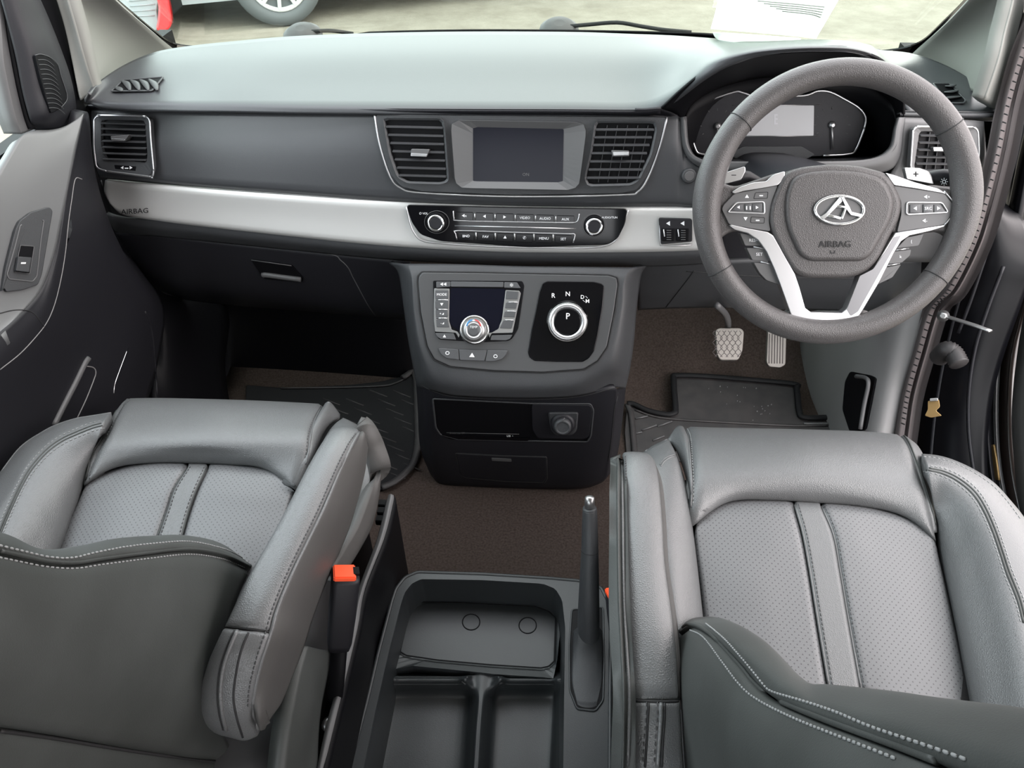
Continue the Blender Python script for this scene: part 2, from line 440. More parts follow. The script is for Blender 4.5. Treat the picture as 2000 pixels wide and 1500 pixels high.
# ---- dashboard -----------------------------------------------------
DL = (0, 1.3, .5)
dash = thing('dashboard', 'long charcoal dashboard with silver trim strip under the windscreen', 'dashboard', DL)
top = panel('top_pad', [
    # rear edge against the glass, left to right
    [(178,186,.785),(193,160,.79),(240,128,.795),(295,104,.80),(352,92,.805),(450,81,.81),(600,69,.81),(850,62,.81),(1100,62,.81),(1230,66,.81),(1310,69,.815),(1385,74,.825),(1440,78,.85),(1510,78,.875),(1600,77,.885),(1660,80,.88),(1700,88,.85),(1718,97,.81),(1775,103,.80),(1830,120,.795),(1885,148,.79),(1925,182,.785),(1946,210,.785)],
    [(172,195,.775),(205,172,.78),(260,146,.79),(310,130,.795),(365,122,.80),(455,118,.803),(600,110,.805),(850,105,.805),(1100,106,.805),(1235,108,.808),(1315,100,.83),(1390,92,.87),(1450,88,.89),(1515,84,.903),(1600,82,.908),(1665,85,.90),(1708,98,.88),(1735,118,.83),(1785,128,.80),(1840,148,.79),(1895,172,.785),(1930,197,.78),(1948,214,.78)],
    [(167,199,.77),(208,190,.773),(265,180,.778),(315,174,.782),(368,170,.786),(458,168,.79),(600,165,.79),(850,163,.79),(1100,163,.79),(1240,165,.792),(1312,146,.82),(1383,119,.875),(1450,102,.897),(1520,94,.908),(1600,91,.912),(1668,94,.907),(1715,109,.885),(1750,140,.83),(1790,166,.79),(1845,180,.785),(1898,196,.78),(1932,208,.777),(1948,218,.775)],
    [(164,203,.765),(205,204,.768),(265,206,.772),(315,207,.775),(368,208,.777),(458,209,.779),(600,211,.780),(850,213,.780),(1100,214,.780),(1242,215,.781),(1300,196,.805),(1375,142,.865),(1445,115,.890),(1520,103,.903),(1600,99,.907),(1670,102,.902),(1722,120,.878),(1762,170,.81),(1790,222,.775),(1845,222,.772),(1900,222,.77),(1932,222,.77),(1949,223,.77)],
    ], 'dash_pad', dash, th=.006, n=(5, 6), ax='z', roll=(.012, .006, 'b'))
# lip under the pad
def lip_row(dy, dback, src):
    return [(x, y+dy, d+dback) for x, y, d in src]
LP = [(164,206,1.318),(205,206,1.302),(265,208,1.29),(368,210,1.27),(458,211,1.26),(600,213,1.25),(850,215,1.244),(1100,216,1.24),(1242,217,1.238),(1290,213,1.238)]
lip = panel('pad_lip', [[(x, y-1, d+.006) for x, y, d in LP], [(x, y+4, d+.006) for x, y, d in LP], [(x, y+10, d+.02) for x, y, d in LP]], 'plastic_dark', dash, th=.006, n=(5, 3))
LR = [(1758,222,1.262),(1800,223,1.268),(1850,223,1.276),(1900,224,1.288),(1949,224,1.305)]
panel('pad_lip', [[(x, y-3, d) for x, y, d in LR], [(x, y+5, d) for x, y, d in LR], [(x, y+12, d+.03) for x, y, d in LR]], 'plastic', dash, th=.01, n=(5, 3))
# upper fascia
FT = [(172,214,1.325),(215,215,1.31),(300,217,1.295),(420,219,1.278),(600,221,1.268),(720,222,1.262),(850,223,1.258),(1000,224,1.255),(1150,225,1.255),(1300,228,1.258),(1328,232,1.26),(1336,288,1.248),(1364,324,1.24),(1440,345,1.235),(1600,350,1.235)]
FM = [(176,275,1.30),(215,277,1.285),(300,280,1.27),(420,285,1.256),(600,290,1.246),(720,293,1.240),(850,296,1.236),(1000,298,1.234),(1150,299,1.234),(1300,300,1.237),(1328,312,1.238),(1340,345,1.232),(1368,364,1.23),(1440,375,1.23),(1600,380,1.23)]
FB = [(180,345,1.285),(215,349,1.27),(300,357,1.252),(420,368,1.236),(600,382,1.226),(720,391,1.221),(850,398,1.217),(1000,403,1.215),(1150,405,1.215),(1300,405,1.218),(1330,405,1.219),(1350,406,1.22),(1380,406,1.22),(1440,407,1.222),(1600,408,1.224)]
fas = panel('upper_fascia', [FT, FM, FB], 'dash_pad', dash, th=.008, n=(5, 8), roll=(.006, .004, 'b'))
# silver strip
TT = [(203,353,1.27),(240,357,1.262),(300,362,1.249),(420,372,1.235),(600,385,1.225),(720,393,1.22),(850,399,1.217),(1000,404,1.215),(1150,406,1.215),(1300,407,1.217),(1400,407,1.222)]
TB = [(212,398,1.263),(238,420,1.254),(305,432,1.237),(425,447,1.222),(600,466,1.209),(720,478,1.202),(850,487,1.196),(1000,493,1.192),(1150,494,1.192),(1300,492,1.196),(1400,488,1.20)]
TM = [((a[0]+b[0])/2-(6 if i == 0 else 0), (a[1]+b[1])/2, (a[2]+b[2])/2+.002) for i, (a, b) in enumerate(zip(TT, TB))]
trim = panel('silver_trim_strip', [TT, TM, TB], 'silver', dash, th=.008, n=(6, 6), roll=(.004, .003, 'tblr'))
# border under and left of the strip
SB = [(190,352,1.285),(203,420,1.272),(245,440,1.256),(310,447,1.243),(425,460,1.229),(600,479,1.216),(720,490,1.209),(850,499,1.204),(1000,506,1.20),(1150,507,1.20),(1300,505,1.205),(1400,500,1.21)]
SA = [(182,350,1.287),(190,405,1.274),(235,425,1.259),(305,430,1.243),(425,443,1.229),(600,461,1.216),(720,473,1.209),(850,483,1.204),(1000,489,1.20),(1150,490,1.20),(1300,488,1.205),(1400,484,1.21)]
SC = [(186,400,1.295),(200,440,1.28),(243,458,1.27),(308,462,1.26),(425,474,1.25),(600,492,1.24),(720,504,1.235),(850,513,1.23),(1000,520,1.226),(1150,521,1.226),(1300,520,1.23),(1400,514,1.235)]
bord = panel('lower_lip', [SA, SB, SC], 'plastic', dash, th=.008, n=(5, 5))
# lower dash, passenger side (glovebox area)
GA = [(186,352,1.31),(200,440,1.285),(240,456,1.268),(308,460,1.262),(425,472,1.252),(600,490,1.242),(720,502,1.237),(800,510,1.235)]
GB = [(190,420,1.34),(215,470,1.31),(260,490,1.275),(320,505,1.268),(430,520,1.26),(600,540,1.252),(715,553,1.25),(800,560,1.25)]
GC = [(200,450,1.36),(245,510,1.35),(290,545,1.30),(350,560,1.29),(450,575,1.283),(600,592,1.275),(725,606,1.27),(805,612,1.27)]
GD = [(210,460,1.42),(262,535,1.42),(300,572,1.40),(352,584,1.37),(455,597,1.36),(605,609,1.35),(733,620,1.34),(808,626,1.34)]
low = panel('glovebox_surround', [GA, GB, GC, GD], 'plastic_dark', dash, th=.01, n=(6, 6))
# lower dash, driver side
DA = [(1236,512,1.232),(1300,514,1.232),(1400,512,1.236),(1500,508,1.245),(1600,508,1.25),(1700,508,1.26),(1800,508,1.27)]
DB = [(1240,540,1.26),(1310,545,1.26),(1400,545,1.262),(1500,545,1.265),(1600,545,1.268),(1700,548,1.275),(1798,552,1.285)]
DC = [(1243,575,1.29),(1305,577,1.29),(1395,576,1.292),(1500,580,1.29),(1600,580,1.293),(1700,582,1.30),(1795,586,1.31)]
DD = [(1246,606,1.33),(1300,603,1.33),(1395,601,1.335),(1500,604,1.33),(1600,606,1.335),(1700,608,1.34),(1790,612,1.345)]
lowd = panel('knee_panel', [DA, DB, DC, DD], 'plastic', dash, th=.01, n=(6, 6))
seam('panel_gap', [(1356,528),(1340,550),(1318,578),(1301,600)], [lowd], .0012, 'seam_dark', dash)
seam('panel_gap', [(1340,530),(1500,541),(1600,543),(1725,545),(1733,549)], [lowd], .001, 'seam_dark', dash)
# grey housing round the instrument recess
hous = panel('instrument_housing', [
    [(1333,229,1.254),(1342,288,1.238),(1374,312,1.230),(1450,316,1.226),(1600,316,1.226),(1700,311,1.230),(1740,290,1.236),(1750,250,1.246),(1756,229,1.254)],
    [(1330,229,1.258),(1337,290,1.241),(1367,318,1.229),(1445,331,1.223),(1600,334,1.223),(1710,324,1.228),(1749,300,1.236),(1758,250,1.247),(1762,229,1.255)],
    [(1328,230,1.262),(1334,290,1.246),(1362,324,1.235),(1440,346,1.230),(1600,352,1.230),(1720,338,1.234),(1755,312,1.240),(1764,252,1.251),(1768,229,1.259)]], 'plastic_grey', dash, th=.008, n=(6, 5))
rf = panel('upper_fascia', [
    [(1764,229,1.262),(1800,230,1.267),(1850,232,1.277),(1900,235,1.289),(1922,237,1.30)],
    [(1752,318,1.243),(1800,320,1.246),(1850,322,1.256),(1900,325,1.268),(1927,326,1.282)],
    [(1700,405,1.232),(1800,405,1.236),(1850,408,1.245),(1895,412,1.257),(1920,414,1.27)],
    [(1700,510,1.25),(1790,512,1.255),(1840,512,1.265),(1875,512,1.277),(1895,514,1.29)]], 'plastic_grey', dash, th=.008, n=(6, 8))
panel('steering_surround', [[(1385,398,1.245),(1500,398,1.245),(1715,398,1.25)], [(1385,460,1.245),(1500,460,1.245),(1715,460,1.25)], [(1380,520,1.25),(1500,522,1.25),(1715,522,1.255)]], 'plastic_dark', dash, th=.006, n=(3, 3))
# shroud under the hood, running forward to the instruments
HL = [(1292,213,1.242),(1335,174,1.226),(1380,141,1.216),(1445,116,1.212),(1520,104,1.21),(1600,100,1.21),(1670,103,1.212),(1722,121,1.222),(1757,168,1.24),(1765,230,1.262)]
HM = [(1318,222,1.27),(1352,186,1.262),(1396,153,1.26),(1455,130,1.26),(1525,121,1.26),(1600,118,1.26),(1664,122,1.26),(1711,139,1.262),(1748,178,1.268),(1756,236,1.275)]
HN = [(1332,240,1.30),(1350,206,1.31),(1392,178,1.33),(1455,158,1.34),(1525,150,1.34),(1600,150,1.34),(1664,156,1.34),(1712,178,1.33),(1742,205,1.32),(1752,244,1.30)]
HB = [(1336,300,1.27),(1352,305,1.31),(1392,306,1.35),(1455,306,1.36),(1525,306,1.36),(1600,306,1.36),(1664,304,1.36),(1712,302,1.345),(1738,296,1.32),(1750,288,1.275)]
panel('hood_shroud', [HL, HM, HN], 'plastic_black', dash, th=.004, n=(5, 6))
panel('instrument_back', [HN, HB], 'plastic_black', dash, th=.01, n=(5, 6))
panel('recess_floor', [HB, [(1338,302,1.244),(1360,309,1.242),(1392,314,1.232),(1455,316,1.228),(1525,317,1.228),(1600,317,1.228),(1664,315,1.229),(1712,309,1.233),(1742,290,1.238),(1751,262,1.246)]], 'plastic_dark', dash, th=.004, n=(5, 4))
panel('hood_shroud', [[(1240,216,1.24),(1260,216,1.24),(1292,213,1.242)], [(1242,222,1.262),(1262,223,1.262),(1318,224,1.27)], [(1244,227,1.262),(1264,227,1.262),(1332,232,1.275)]], 'plastic_dark', dash, th=.004, n=(4, 4))
# ================================================================== DASH FITTINGS
def slat(fr, x0, y0, x1, y1, parent, m='slat', h=.0065, dep=.0038, tk=.0009, tilt=20, name='slat'):
    a, b = fr.at(x0, y0, h), fr.at(x1, y1, h); ax = (b-a)/2; t = ax.normalized(); up = fr.n.cross(t)
    if up.z < 0: up = -up
    c, s = math.cos(RAD(tilt)), math.sin(RAD(tilt))
    return obox(name, (a+b)/2, ax, (up*c+fr.n*s)*tk, (fr.n*c-up*s)*dep, m, parent, bev=.0005)
def vent(label, fr, opening, rad, lines, tab, bez, group, ring=None, ringr=2.2, matb='plastic', vanes=None, h=.0):
    t = thing('air_vent', label, 'air vent', fr.at(*opening[0]), group)
    plate('duct', rnd(opening, rad), fr, h, h+.0015, 'plastic_black', t)
    if bez: ringp('bezel', rnd(bez, rad+2), rnd(opening, rad), fr, h, h+.0105, matb, t, h2=h+.008)
    if ring: line('chrome_ring', rnd(ring, 14, 5), fr, h+.0105, ringr, 'satin', t, closed=True, n=2)
    if vanes:
        for (x0, y0, x1, y1) in vanes:
            a, b = fr.at(x0, y0, h+.004), fr.at(x1, y1, h+.004)
            obox('vane', (a+b)/2, (b-a)/2, fr.n.cross(b-a).normalized()*.0005, fr.n*.002, 'plastic', t)
    for (x0, y0, x1, y1) in lines: slat(fr, x0, y0, x1, y1, t, h=h+.0075)
    if tab:
        tb = plate('vent_tab', rnd(tab[0], 2, 2), fr, h+.004, h+.016, 'plastic_grey', t, bev=1)
        plate('chrome_tip', rnd(tab[1], 1, 2), fr, h+.012, h+.0172, 'satin', tb, bev=.5)
    return t
fC = Fh([fas], [(760, 245), (1275, 245), (1000, 370)], .006)
cb = thing('centre_fascia_surround', 'dark matte trim surround with a thin chrome line around the screen and centre vents', 'trim panel', fC.at(1000, 375))
BO = [(733,224),(742,280),(763,342),(784,365),(825,374),(1000,381),(1210,378),(1244,371),(1265,342),(1286,287),(1301,229),(1000,226)]
plate('panel', rnd(BO, 6), fC, -.006, .001, 'plastic', cb, bev=1)
line('chrome_line', [(731,222),(741,281),(761,343),(782,367),(824,377),(1000,384),(1211,381),(1246,374),(1267,344),(1288,288),(1303,229)], fC, .001, 2.0, 'satin', cb)
LO = [(751,234),(861,235),(866,252),(873,352),(860,356),(797,354),(779,343),(764,300)]
ls = [(754+ (y-245)*.24, y, 864+(y-245)*.09, y+2) for y in (246,262,278,294,310,326,341)]
ls = [(752+(y-240)*.27, y, 865+(y-245)*.07, y+2.5) for y in (247,263,279,295,311,327,342)]
vent('centre air vent to the left of the dark screen', fC, LO, 5, ls, ([(803,291),(839,292),(833,307),(802,305)], [(803,299),(835,301),(833,306),(802,305)]), [(747,230),(864,231),(869,250),(877,355),(861,360),(795,358),(775,346),(759,300)], 'centre air vents', h=.001)
RO = [(1166,240),(1277,241),(1280,252),(1269,301),(1245,350),(1231,358),(1150,360),(1145,346),(1157,297)]
ls = [(1166-(y-240)*.18, y, 1280-(y-245)*.30, y) for y in (253,268,283,299,315,331,347)]
vn = [(1166+i*20-(i*0)-0, 245, 1150+i*20-i*1.5, 356) for i in range(1, 6)]
vent('centre air vent to the right of the dark screen', fC, RO, 5, ls, ([(1194,294),(1229,295),(1229,305),(1196,306)], [(1197,297),(1228,297),(1228,303),(1198,304)]), [(1162,236),(1280,237),(1284,252),(1273,303),(1248,353),(1233,362),(1147,364),(1141,347),(1153,297)], 'centre air vents', vanes=vn, h=.001)
# screen
sc = thing('touch_screen', 'switched-off dark blue infotainment screen in a sloped grey frame', 'screen', fC.at(1010, 300))
ringp('frame', rnd([(884,235),(1139,239),(1145,256),(1131,362),(1117,371),(900,367),(889,357),(881,250)], 10), rnd([(925,249),(1100,253),(1098,355),(925,353)], 3), fC, .0008, .009, 'plastic_grey', sc, h2=.0015)
plate('display', rnd([(924,248),(1101,252),(1099,356),(924,354)], 3), fC, .0008, .0022, 'screen', sc)
text('ON', fC, 1027, 341, 6, 'plastic_grey', sc, h=.0024)
# side vents
fL = Fh([fas], [(190, 240), (290, 240), (240, 335)], .005)
ls = [(198+(y-243)*.06, y, 285+(y-243)*.02, y+2.5) for y in (240,251,263,275,287,299,310)]
v = vent('outer air vent with chrome ring at the passenger door end', fL, [(197,234),(283,235),(288,300),(287,318),(205,309),(197,285)], 6, ls, ([(216,266),(253,263),(244,275),(217,273)], [(217,270),(244,272),(243,276),(218,275)]), [(186,228),(291,229),(298,330),(293,344),(200,334),(186,310)], 'outer air vents', ring=[(184,225),(292,227),(294,270),(300,335),(298,346),(204,334),(188,328),(183,290)], h=.001)
plate('slider', rnd([(223,322),(266,325),(265,334),(225,330)], 1), fL, .001, .011, 'plastic_black', v, bev=.6)
text('◀ ▬ ▶', fL, 247, 328, 5, 'icon', v, h=.0113)
fR_ = Fh([rf], [(1790, 250), (1905, 250), (1850, 335)], .001)
ls = [(1797-(y-256)*.14, y, 1890-(y-256)*.1, y+1.5) for y in (264,278,292,306,319,332)]
vent('outer air vent with chrome ring behind the steering wheel rim', fR_, [(1796,256),(1893,257),(1894,300),(1886,336),(1815,337),(1785,330)], 6, ls, ([(1822,287),(1862,287),(1860,297),(1822,296)], [(1823,288),(1862,288),(1860,295),(1824,295)]), [(1785,248),(1908,250),(1911,300),(1903,340),(1815,343),(1778,334)], 'outer air vents', ring=[(1784,247),(1910,248),(1913,300),(1906,345),(1830,346),(1778,336)], vanes=[(1815+i*18, 258, 1806+i*18, 336) for i in range(5)], matb='plastic_grey', h=.001)
# demister grilles set in the pad
def demister(pts, fins, label):
    fr = Fh([top], [pts[0], pts[2], pts[3]], .0022)
    t = thing('demister_grille', label, 'air vent', fr.at(*pts[0]), 'demister grilles in the dashboard corners')
    plate('duct', rnd(pts, 3, 3), fr, -.006, .0006, 'plastic_black', t)
    line('rim', rnd(pts, 3, 3), fr, .0008, 1.1, 'plastic', t, closed=True, smooth=False)
    for P in fins:
        Q = crline([fr.at(x, y, .0025) for x, y in P], 5); sweep('fin', Q, [.0055*math.sin(math.pi*(i+.6)/(len(Q)+.2))+.001 for i in range(len(Q))], 'plastic', t, flat=.3, up=(fr.n+Vector((0, .4, 0))).normalized())
demister([(217,178),(241,156),(319,150),(297,177)], [[(x, 157-i*.9), (x+10, 163), (x+16, 176)] for i, x in enumerate((238,256,274,291))]+[[(226,169),(233,173),(238,178)]], 'curved-fin demister grille in the passenger corner of the dashboard top')
demister([(1823,163),(1855,163),(1887,196),(1883,201),(1850,201)], [[(1846-i*2, 168+i*12), (1858, 168+i*11), (1866+i*6, 164+i*12)] for i in range(3)], 'curved-fin demister grille in the driver corner beyond the steering wheel')
# AIRBAG on the strip
ft = Fh([trim], [(230,375),(300,400),(250,415)], .0012)
text('AIRBAG', ft, 263, 413, 10, 'plastic_dark', trim, name='airbag_lettering', h=.0018, rot=RAD(-3), sx=1.1)
# ---- radio control panel
fP = Fh([trim], [(830, 415), (1190, 415), (1000, 480)], .003)
rp = thing('radio_control_panel', 'gloss black radio panel with two chrome knobs and twelve buttons', 'control panel', fP.at(1000, 480))
RPO = [(793,400),(1000,405),(1226,408),(1221,437),(1206,467),(1185,478),(1035,483),(860,471),(821,458),(804,434)]
plate('faceplate', rnd(RPO, 8), fP, -.008, .0035, 'gloss_black', rp, bev=1.5)
line('lower_bead', zc([(60,60),(90,200),(130,290),(200,350),(400,375),(800,398),(1400,410),(1700,400),(1830,350),(1890,230),(1945,90)], 780, 390, .23), fP, .002, 1.6, 'satin', rp)
def Z5(*p): return zc(p, 780, 390, .23)
tl = ['◀✕', '◀', '▶', 'VIDEO', 'AUDIO', 'AUX']; bl = ['BND', 'FAV', '▲', '✆', 'MENU', 'SET']
for i, s_ in enumerate(tl):
    x0 = 475+i*172; x1 = x0+150; y = 105+i*6
    b = plate('button', rnd(Z5((x0, y), (x1, y+4), (x1, y+72), (x0, y+68)), 1.5, 2), fP, .003, .0055, 'gloss_black', rp, bev=.6)
    q = Z5(((x0+x1)/2, y+32))[0]; text({'◀✕': '◄x'}.get(s_, s_), fP, q[0], q[1], 5, 'icon', b, h=.0058)
for i, s_ in enumerate(bl):
    x0 = 497+i*165; x1 = x0+140; y = 288+i*5
    b = plate('button', rnd(Z5((x0, y-12), (x1, y-8), (x1-3, y+62), (x0, y+55)), 1.5, 2), fP, .003, .0055, 'gloss_black', rp, bev=.6)
    q = Z5(((x0+x1)/2, y+22))[0]; text(s_, fP, q[0], q[1], 5, 'icon', b, h=.0058)
line('button_surround', Z5((458,95),(465,160),(500,178),(900,188),(1400,195),(1500,190),(1520,160),(1528,120)), fP, .0055, 1.1, 'satin', rp, n=3)
line('button_surround', Z5((490,340),(478,290),(500,262),(900,275),(1400,288),(1480,290),(1490,310),(1475,365)), fP, .0055, 1.1, 'satin', rp, n=3)
line('centre_bar', Z5((470,222),(1500,246)), fP, .004, 1.2, 'satin', rp, smooth=False)
for i in range(5):
    line('divider', Z5((640+i*172, 118+i*6), (643+i*172, 175+i*5)), fP, .0045, 1.4, 'metal', rp, smooth=False)
    line('divider', Z5((650+i*164, 278+i*4), (652+i*164, 335+i*4)), fP, .0045, 1.4, 'metal', rp, smooth=False)
for (x, y, s_) in ((318, 190, '○ VOL'), (1652, 218, 'AUDIO/TUN')):
    px, py = Z5((x, y))[0]; sc_ = fP.scale(px, py); c = fP.at(px, py, .003)
    k = lathe('knob', c, fP.n, [(20*sc_, 0), (20*sc_, .004), (18*sc_, .005)], 'plastic_black', rp)
    lathe('chrome_ring', c, fP.n, [(17*sc_, .004), (17*sc_, .011), (16*sc_, .013), (13*sc_, .0135), (11.5*sc_, .012)], 'chrome', k)
    lathe('cap', c, fP.n, [(12*sc_, .006), (12*sc_, .0125), (10*sc_, .0128)], 'plastic_dark', k)
    line('dial_arc', circ(px, py, 24, 22), fP, .0034, .6, 'plastic_grey', k, closed=True, smooth=False)
    q = Z5((205, 118))[0] if x < 900 else Z5((1785, 152))[0]
    text(s_, fP, q[0], q[1], 4, 'icon', k, h=.0038)
# ---- headlamp level switches
fS = Fh([trim], [(1290, 430), (1345, 430), (1315, 475)], .002)
hs = thing('dimmer_switch_panel', 'small black panel with two ribbed thumbwheels left of the steering wheel', 'control panel', fS.at(1320, 475))
plate('faceplate', rnd([(1287,426),(1352,428),(1352,472),(1290,477)], 4), fS, -.004, .004, 'plastic_dark', hs, bev=1)
line('chrome_edge', [(1289,440),(1290,479),(1320,480),(1352,478)], fS, .003, 1.5, 'satin', hs, smooth=False)
for x, s_ in ((1305, '☼'), (1333, '◗')):
    t_ = plate('thumbwheel', rnd([(x-12,447),(x+13,447),(x+12,471),(x-12,471)], 2), fS, .003, .007, 'plastic_black', hs, bev=1.5)
    for k in range(5): line('rib', [(x-3, 450+k*4.5), (x+6, 450+k*4.5)], fS, .0075, .8, 'plastic_grey', t_, smooth=False)
    line('mark', [(x-9, 448), (x-7, 462)], fS, .0075, 1, 'icon', t_, smooth=False)
    text('◄', fS, x, 437, 7, 'icon', hs, h=.0045)
# ---- glovebox door and handle
seam('door_gap', [(205,452),(259,453),(420,471),(560,486),(647,497),(665,508),(680,523),(690,543),(717,593),(733,616)], [low], .0011, 'plastic_grey', dash)
fG = Fh([low], [(490, 505), (600, 520), (550, 555)], .001)
gh = plate('glovebox_handle', rnd([(490,507),(570,518),(592,543),(590,552),(515,545)], 4), fG, -.004, .0015, 'plastic_black', dash)
sweep('pull_edge', crline([fG.at(x, y, .0035) for x, y in ((512,538),(520,537),(550,541),(588,546))], 4), [.003+.002*(i > 0) for i in range(13)], 'plastic_grey', gh, flat=1.2)
line('recess_edge', [(491,508),(569,519)], fG, .0018, .9, 'plastic_grey', gh, smooth=False)
# ---- instruments
c0, c1_, c2 = AT(1360, 300, 1.325), AT(1680, 300, 1.325), AT(1517, 190, 1.35)
fI = F3(c0, c1_, c2); fI.p = fI.p+fI.n*.012
ic = thing('instrument_cluster', 'instrument cluster with chrome outline, grey display and fuel needle', 'instrument cluster', fI.at(1517, 300))
IO = [(1352,212),(1378,199),(1433,180),(1450,181),(1478,190),(1500,188),(1569,187),(1597,178),(1622,180),(1650,194),(1678,211),(1691,230),(1688,252),(1672,292),(1657,301),(1608,304),(1570,306),(1450,306),(1422,303),(1370,301),(1357,288),(1346,247),(1345,224)]
plate('dial_face', IO, fI, -.006, .001, 'plastic_dark', ic)
line('chrome_outline', IO[:13]+[(1688,252),(1672,292),(1657,301),(1608,304)], fI, .004, 2.2, 'satin', ic, n=4)
line('chrome_outline', [(1422,303),(1370,301),(1357,288),(1346,247),(1345,224),(1352,212)], fI, .004, 2.2, 'satin', ic, n=4)
plate('lower_panel', rnd([(1422,302),(1450,286),(1566,286),(1592,302),(1575,311),(1440,311)], 4), fI, .0012, .003, 'plastic', ic, bev=1)
d_ = plate('display', rnd([(1442,207),(1590,206),(1589,265),(1442,265)], 2), fI, .001, .0022, 'lcd', ic)
plate('digit', [(1512,223),(1519,223),(1519,226),(1515,226),(1515,231),(1519,231),(1519,234),(1515,234),(1515,240),(1519,240),(1519,243),(1512,243)], fI, .0022, .0026, 'lcd_mark', d_)
line('display_edge', [(1431,206),(1602,205)], fI, .002, .6, 'metal', ic, smooth=False); line('display_edge', [(1431,266),(1600,266)], fI, .002, .6, 'metal', ic, smooth=False)
for x, y in ((1625, 244), (1401, 246)):
    s_ = fI.scale(x, y)
    nd = lathe('needle_hub', fI.at(x, y, .001), fI.n, [(7.5*s_, 0), (7*s_, .004), (3*s_, .007)], 'metal', ic)
    line('needle', [(x, y), (x+2, y+48)], fI, .006, 1.5, 'metal', nd, smooth=False)
    for k in range(9):
        a = RAD(150+k*30); line('tick', [(x+34*math.cos(a)*.9, y+30*math.sin(a)), (x+40*math.cos(a)*.9, y+35*math.sin(a))], fI, .0015, .5, 'plastic_grey', ic, smooth=False)
# start button
fK = Fh([fas, hous], [(1335, 330), (1352, 345), (1340, 355)], .001)
sb_ = thing('start_button', 'round grey push button beside the instrument cluster', 'button', fK.at(1345, 343)); s_ = fK.scale(1345, 343)
lathe('collar', fK.at(1345, 343), fK.n, [(15*s_, -.003), (15*s_, .003), (13*s_, .005), (11*s_, .005)], 'plastic', sb_)
lathe('button', fK.at(1345, 343), fK.n, [(10*s_, 0), (10*s_, .005), (9*s_, .006)], 'plastic_grey', sb_)
# ================================================================== STEERING WHEEL
WC = Vector((.4338, .9372, .7846)); WN = Vector((0, -math.cos(RAD(30)), math.sin(RAD(30)))); WU = Vector((0, math.sin(RAD(30)), math.cos(RAD(30)))); WX = Vector((1, 0, 0))
sw = thing('steering_wheel', 'grey leather-grained steering wheel with chrome emblem and silver V spoke', 'steering wheel', WC)
fW = Frame(WC, WN)
def Z8(*p): return zc(p, 1340, 320, .28)
RR = .1702; P = []; rad = []; upl = []
N_ = 120
for k in range(N_):
    a = 2*math.pi*k/N_; P.append(WC+(WX*math.cos(a)+WU*math.sin(a))*RR)
    sa = abs(math.cos(a)); lob = math.exp(-((abs(math.degrees(math.asin(max(-1, min(1, math.sin(a)))))-6)/16)**2))
    rad.append(.0172+.002*lob)
def ringsweep(name, P, R_, m, parent, seg=20, a0=0, a1=None):
    vs = []; n = len(P)
    for i, p in enumerate(P):
        r = (p-WC).normalized()
        for k in range(seg):
            t = 2*math.pi*k/seg; vs.append(p+(r*math.cos(t)+WN*math.sin(t)*1.08)*R_[i])
    fs = [(i*seg+k, i*seg+(k+1) % seg, ((i+1) % n)*seg+(k+1) % seg, ((i+1) % n)*seg+k) for i in range(n) for k in range(seg)]
    return mk(name, vs, fs, m, parent)
rim = ringsweep('rim', P, rad, 'wheel', sw)
for ang in (38, 142, 212, 328):
    a = RAD(ang); c = WC+(WX*math.cos(a)+WU*math.sin(a))*RR; r = (c-WC).normalized(); k_ = .0176+.002*math.exp(-(((ang if ang < 90 else abs(180-ang) if ang < 270 else 360-ang)-6)/16)**2)
    sweep('rim_seam', [c+(r*math.cos(t)+WN*math.sin(t)*1.08)*k_ for t in [2*math.pi*i/24 for i in range(24)]], .0006, 'seam_dark', rim, closed=True, seg=5)
# rubber spokes melting into the rim
def blob(name, pts, h0, h1, m, parent, bev, **k): return plate(name, rnd(pts, 16, 4), fW, h0, h1, m, parent, bev=bev, **k)
blob('spoke', Z8((90,150),(210,110),(330,165),(640,60),(700,60),(700,480),(300,470),(200,560),(110,420)), -.022, -.002, 'wheel', sw, 7)
blob('spoke', Z8((1400,60),(1440,110),(1800,170),(1950,200),(2020,260),(2010,400),(1900,560),(1790,470),(1480,500),(1420,480)), -.022, -.002, 'wheel', sw, 7)
blob('spoke', Z8((600,560),(800,700),(1200,700),(1440,560),(1300,900),(1260,1090),(1200,1180),(950,1215),(760,1185),(700,1110),(640,860)), -.03, -.012, 'plastic_black', sw, 5) if False else None
# lower rim fill behind the V
blob('spoke', Z8((690,1040),(740,1010),(800,1110),(860,1130),(1090,1130),(1160,1100),(1230,1010),(1290,1040),(1200,1160),(1000,1215),(780,1180)), -.02, -.001, 'wheel', sw, 6)
# silver V
VO = Z8((300,428),(340,462),(430,485),(500,530),(560,610),(610,720),(660,850),(740,1080),(790,1128),(870,1148),(1080,1148),(1165,1115),(1215,1050),(1350,820),(1450,620),(1500,540),(1560,500),(1700,470),(1800,440),(1808,425),(1620,455),(1460,480),(1420,540),(1300,740),(1210,780),(1185,850),(1120,1010),(1085,1038),(870,1035),(830,1005),(790,860),(760,770),(690,640),(610,500),(570,475),(430,450),(320,425))
plate('silver_spoke_trim', VO, fW, -.014, .003, 'satin', sw, bev=1.8)
plate('spoke_facet_reflection', rnd(Z8((1213,782),(1305,735),(1400,600),(1452,510),(1500,500),(1360,745),(1200,1030),(1150,1062),(1122,1015),(1186,852)), 3), fW, .0028, .0036, 'facet_reflection', sw)  # dark reflection on the right spoke branch, put in as a grey plate
tu = plate('silver_spoke_trim', rnd(Z8((318,196),(380,160),(470,130),(560,122),(610,75),(690,50),(690,100),(640,150),(520,172),(400,190),(335,210)), 4), fW, -.012, .003, 'satin', sw, bev=1.5)
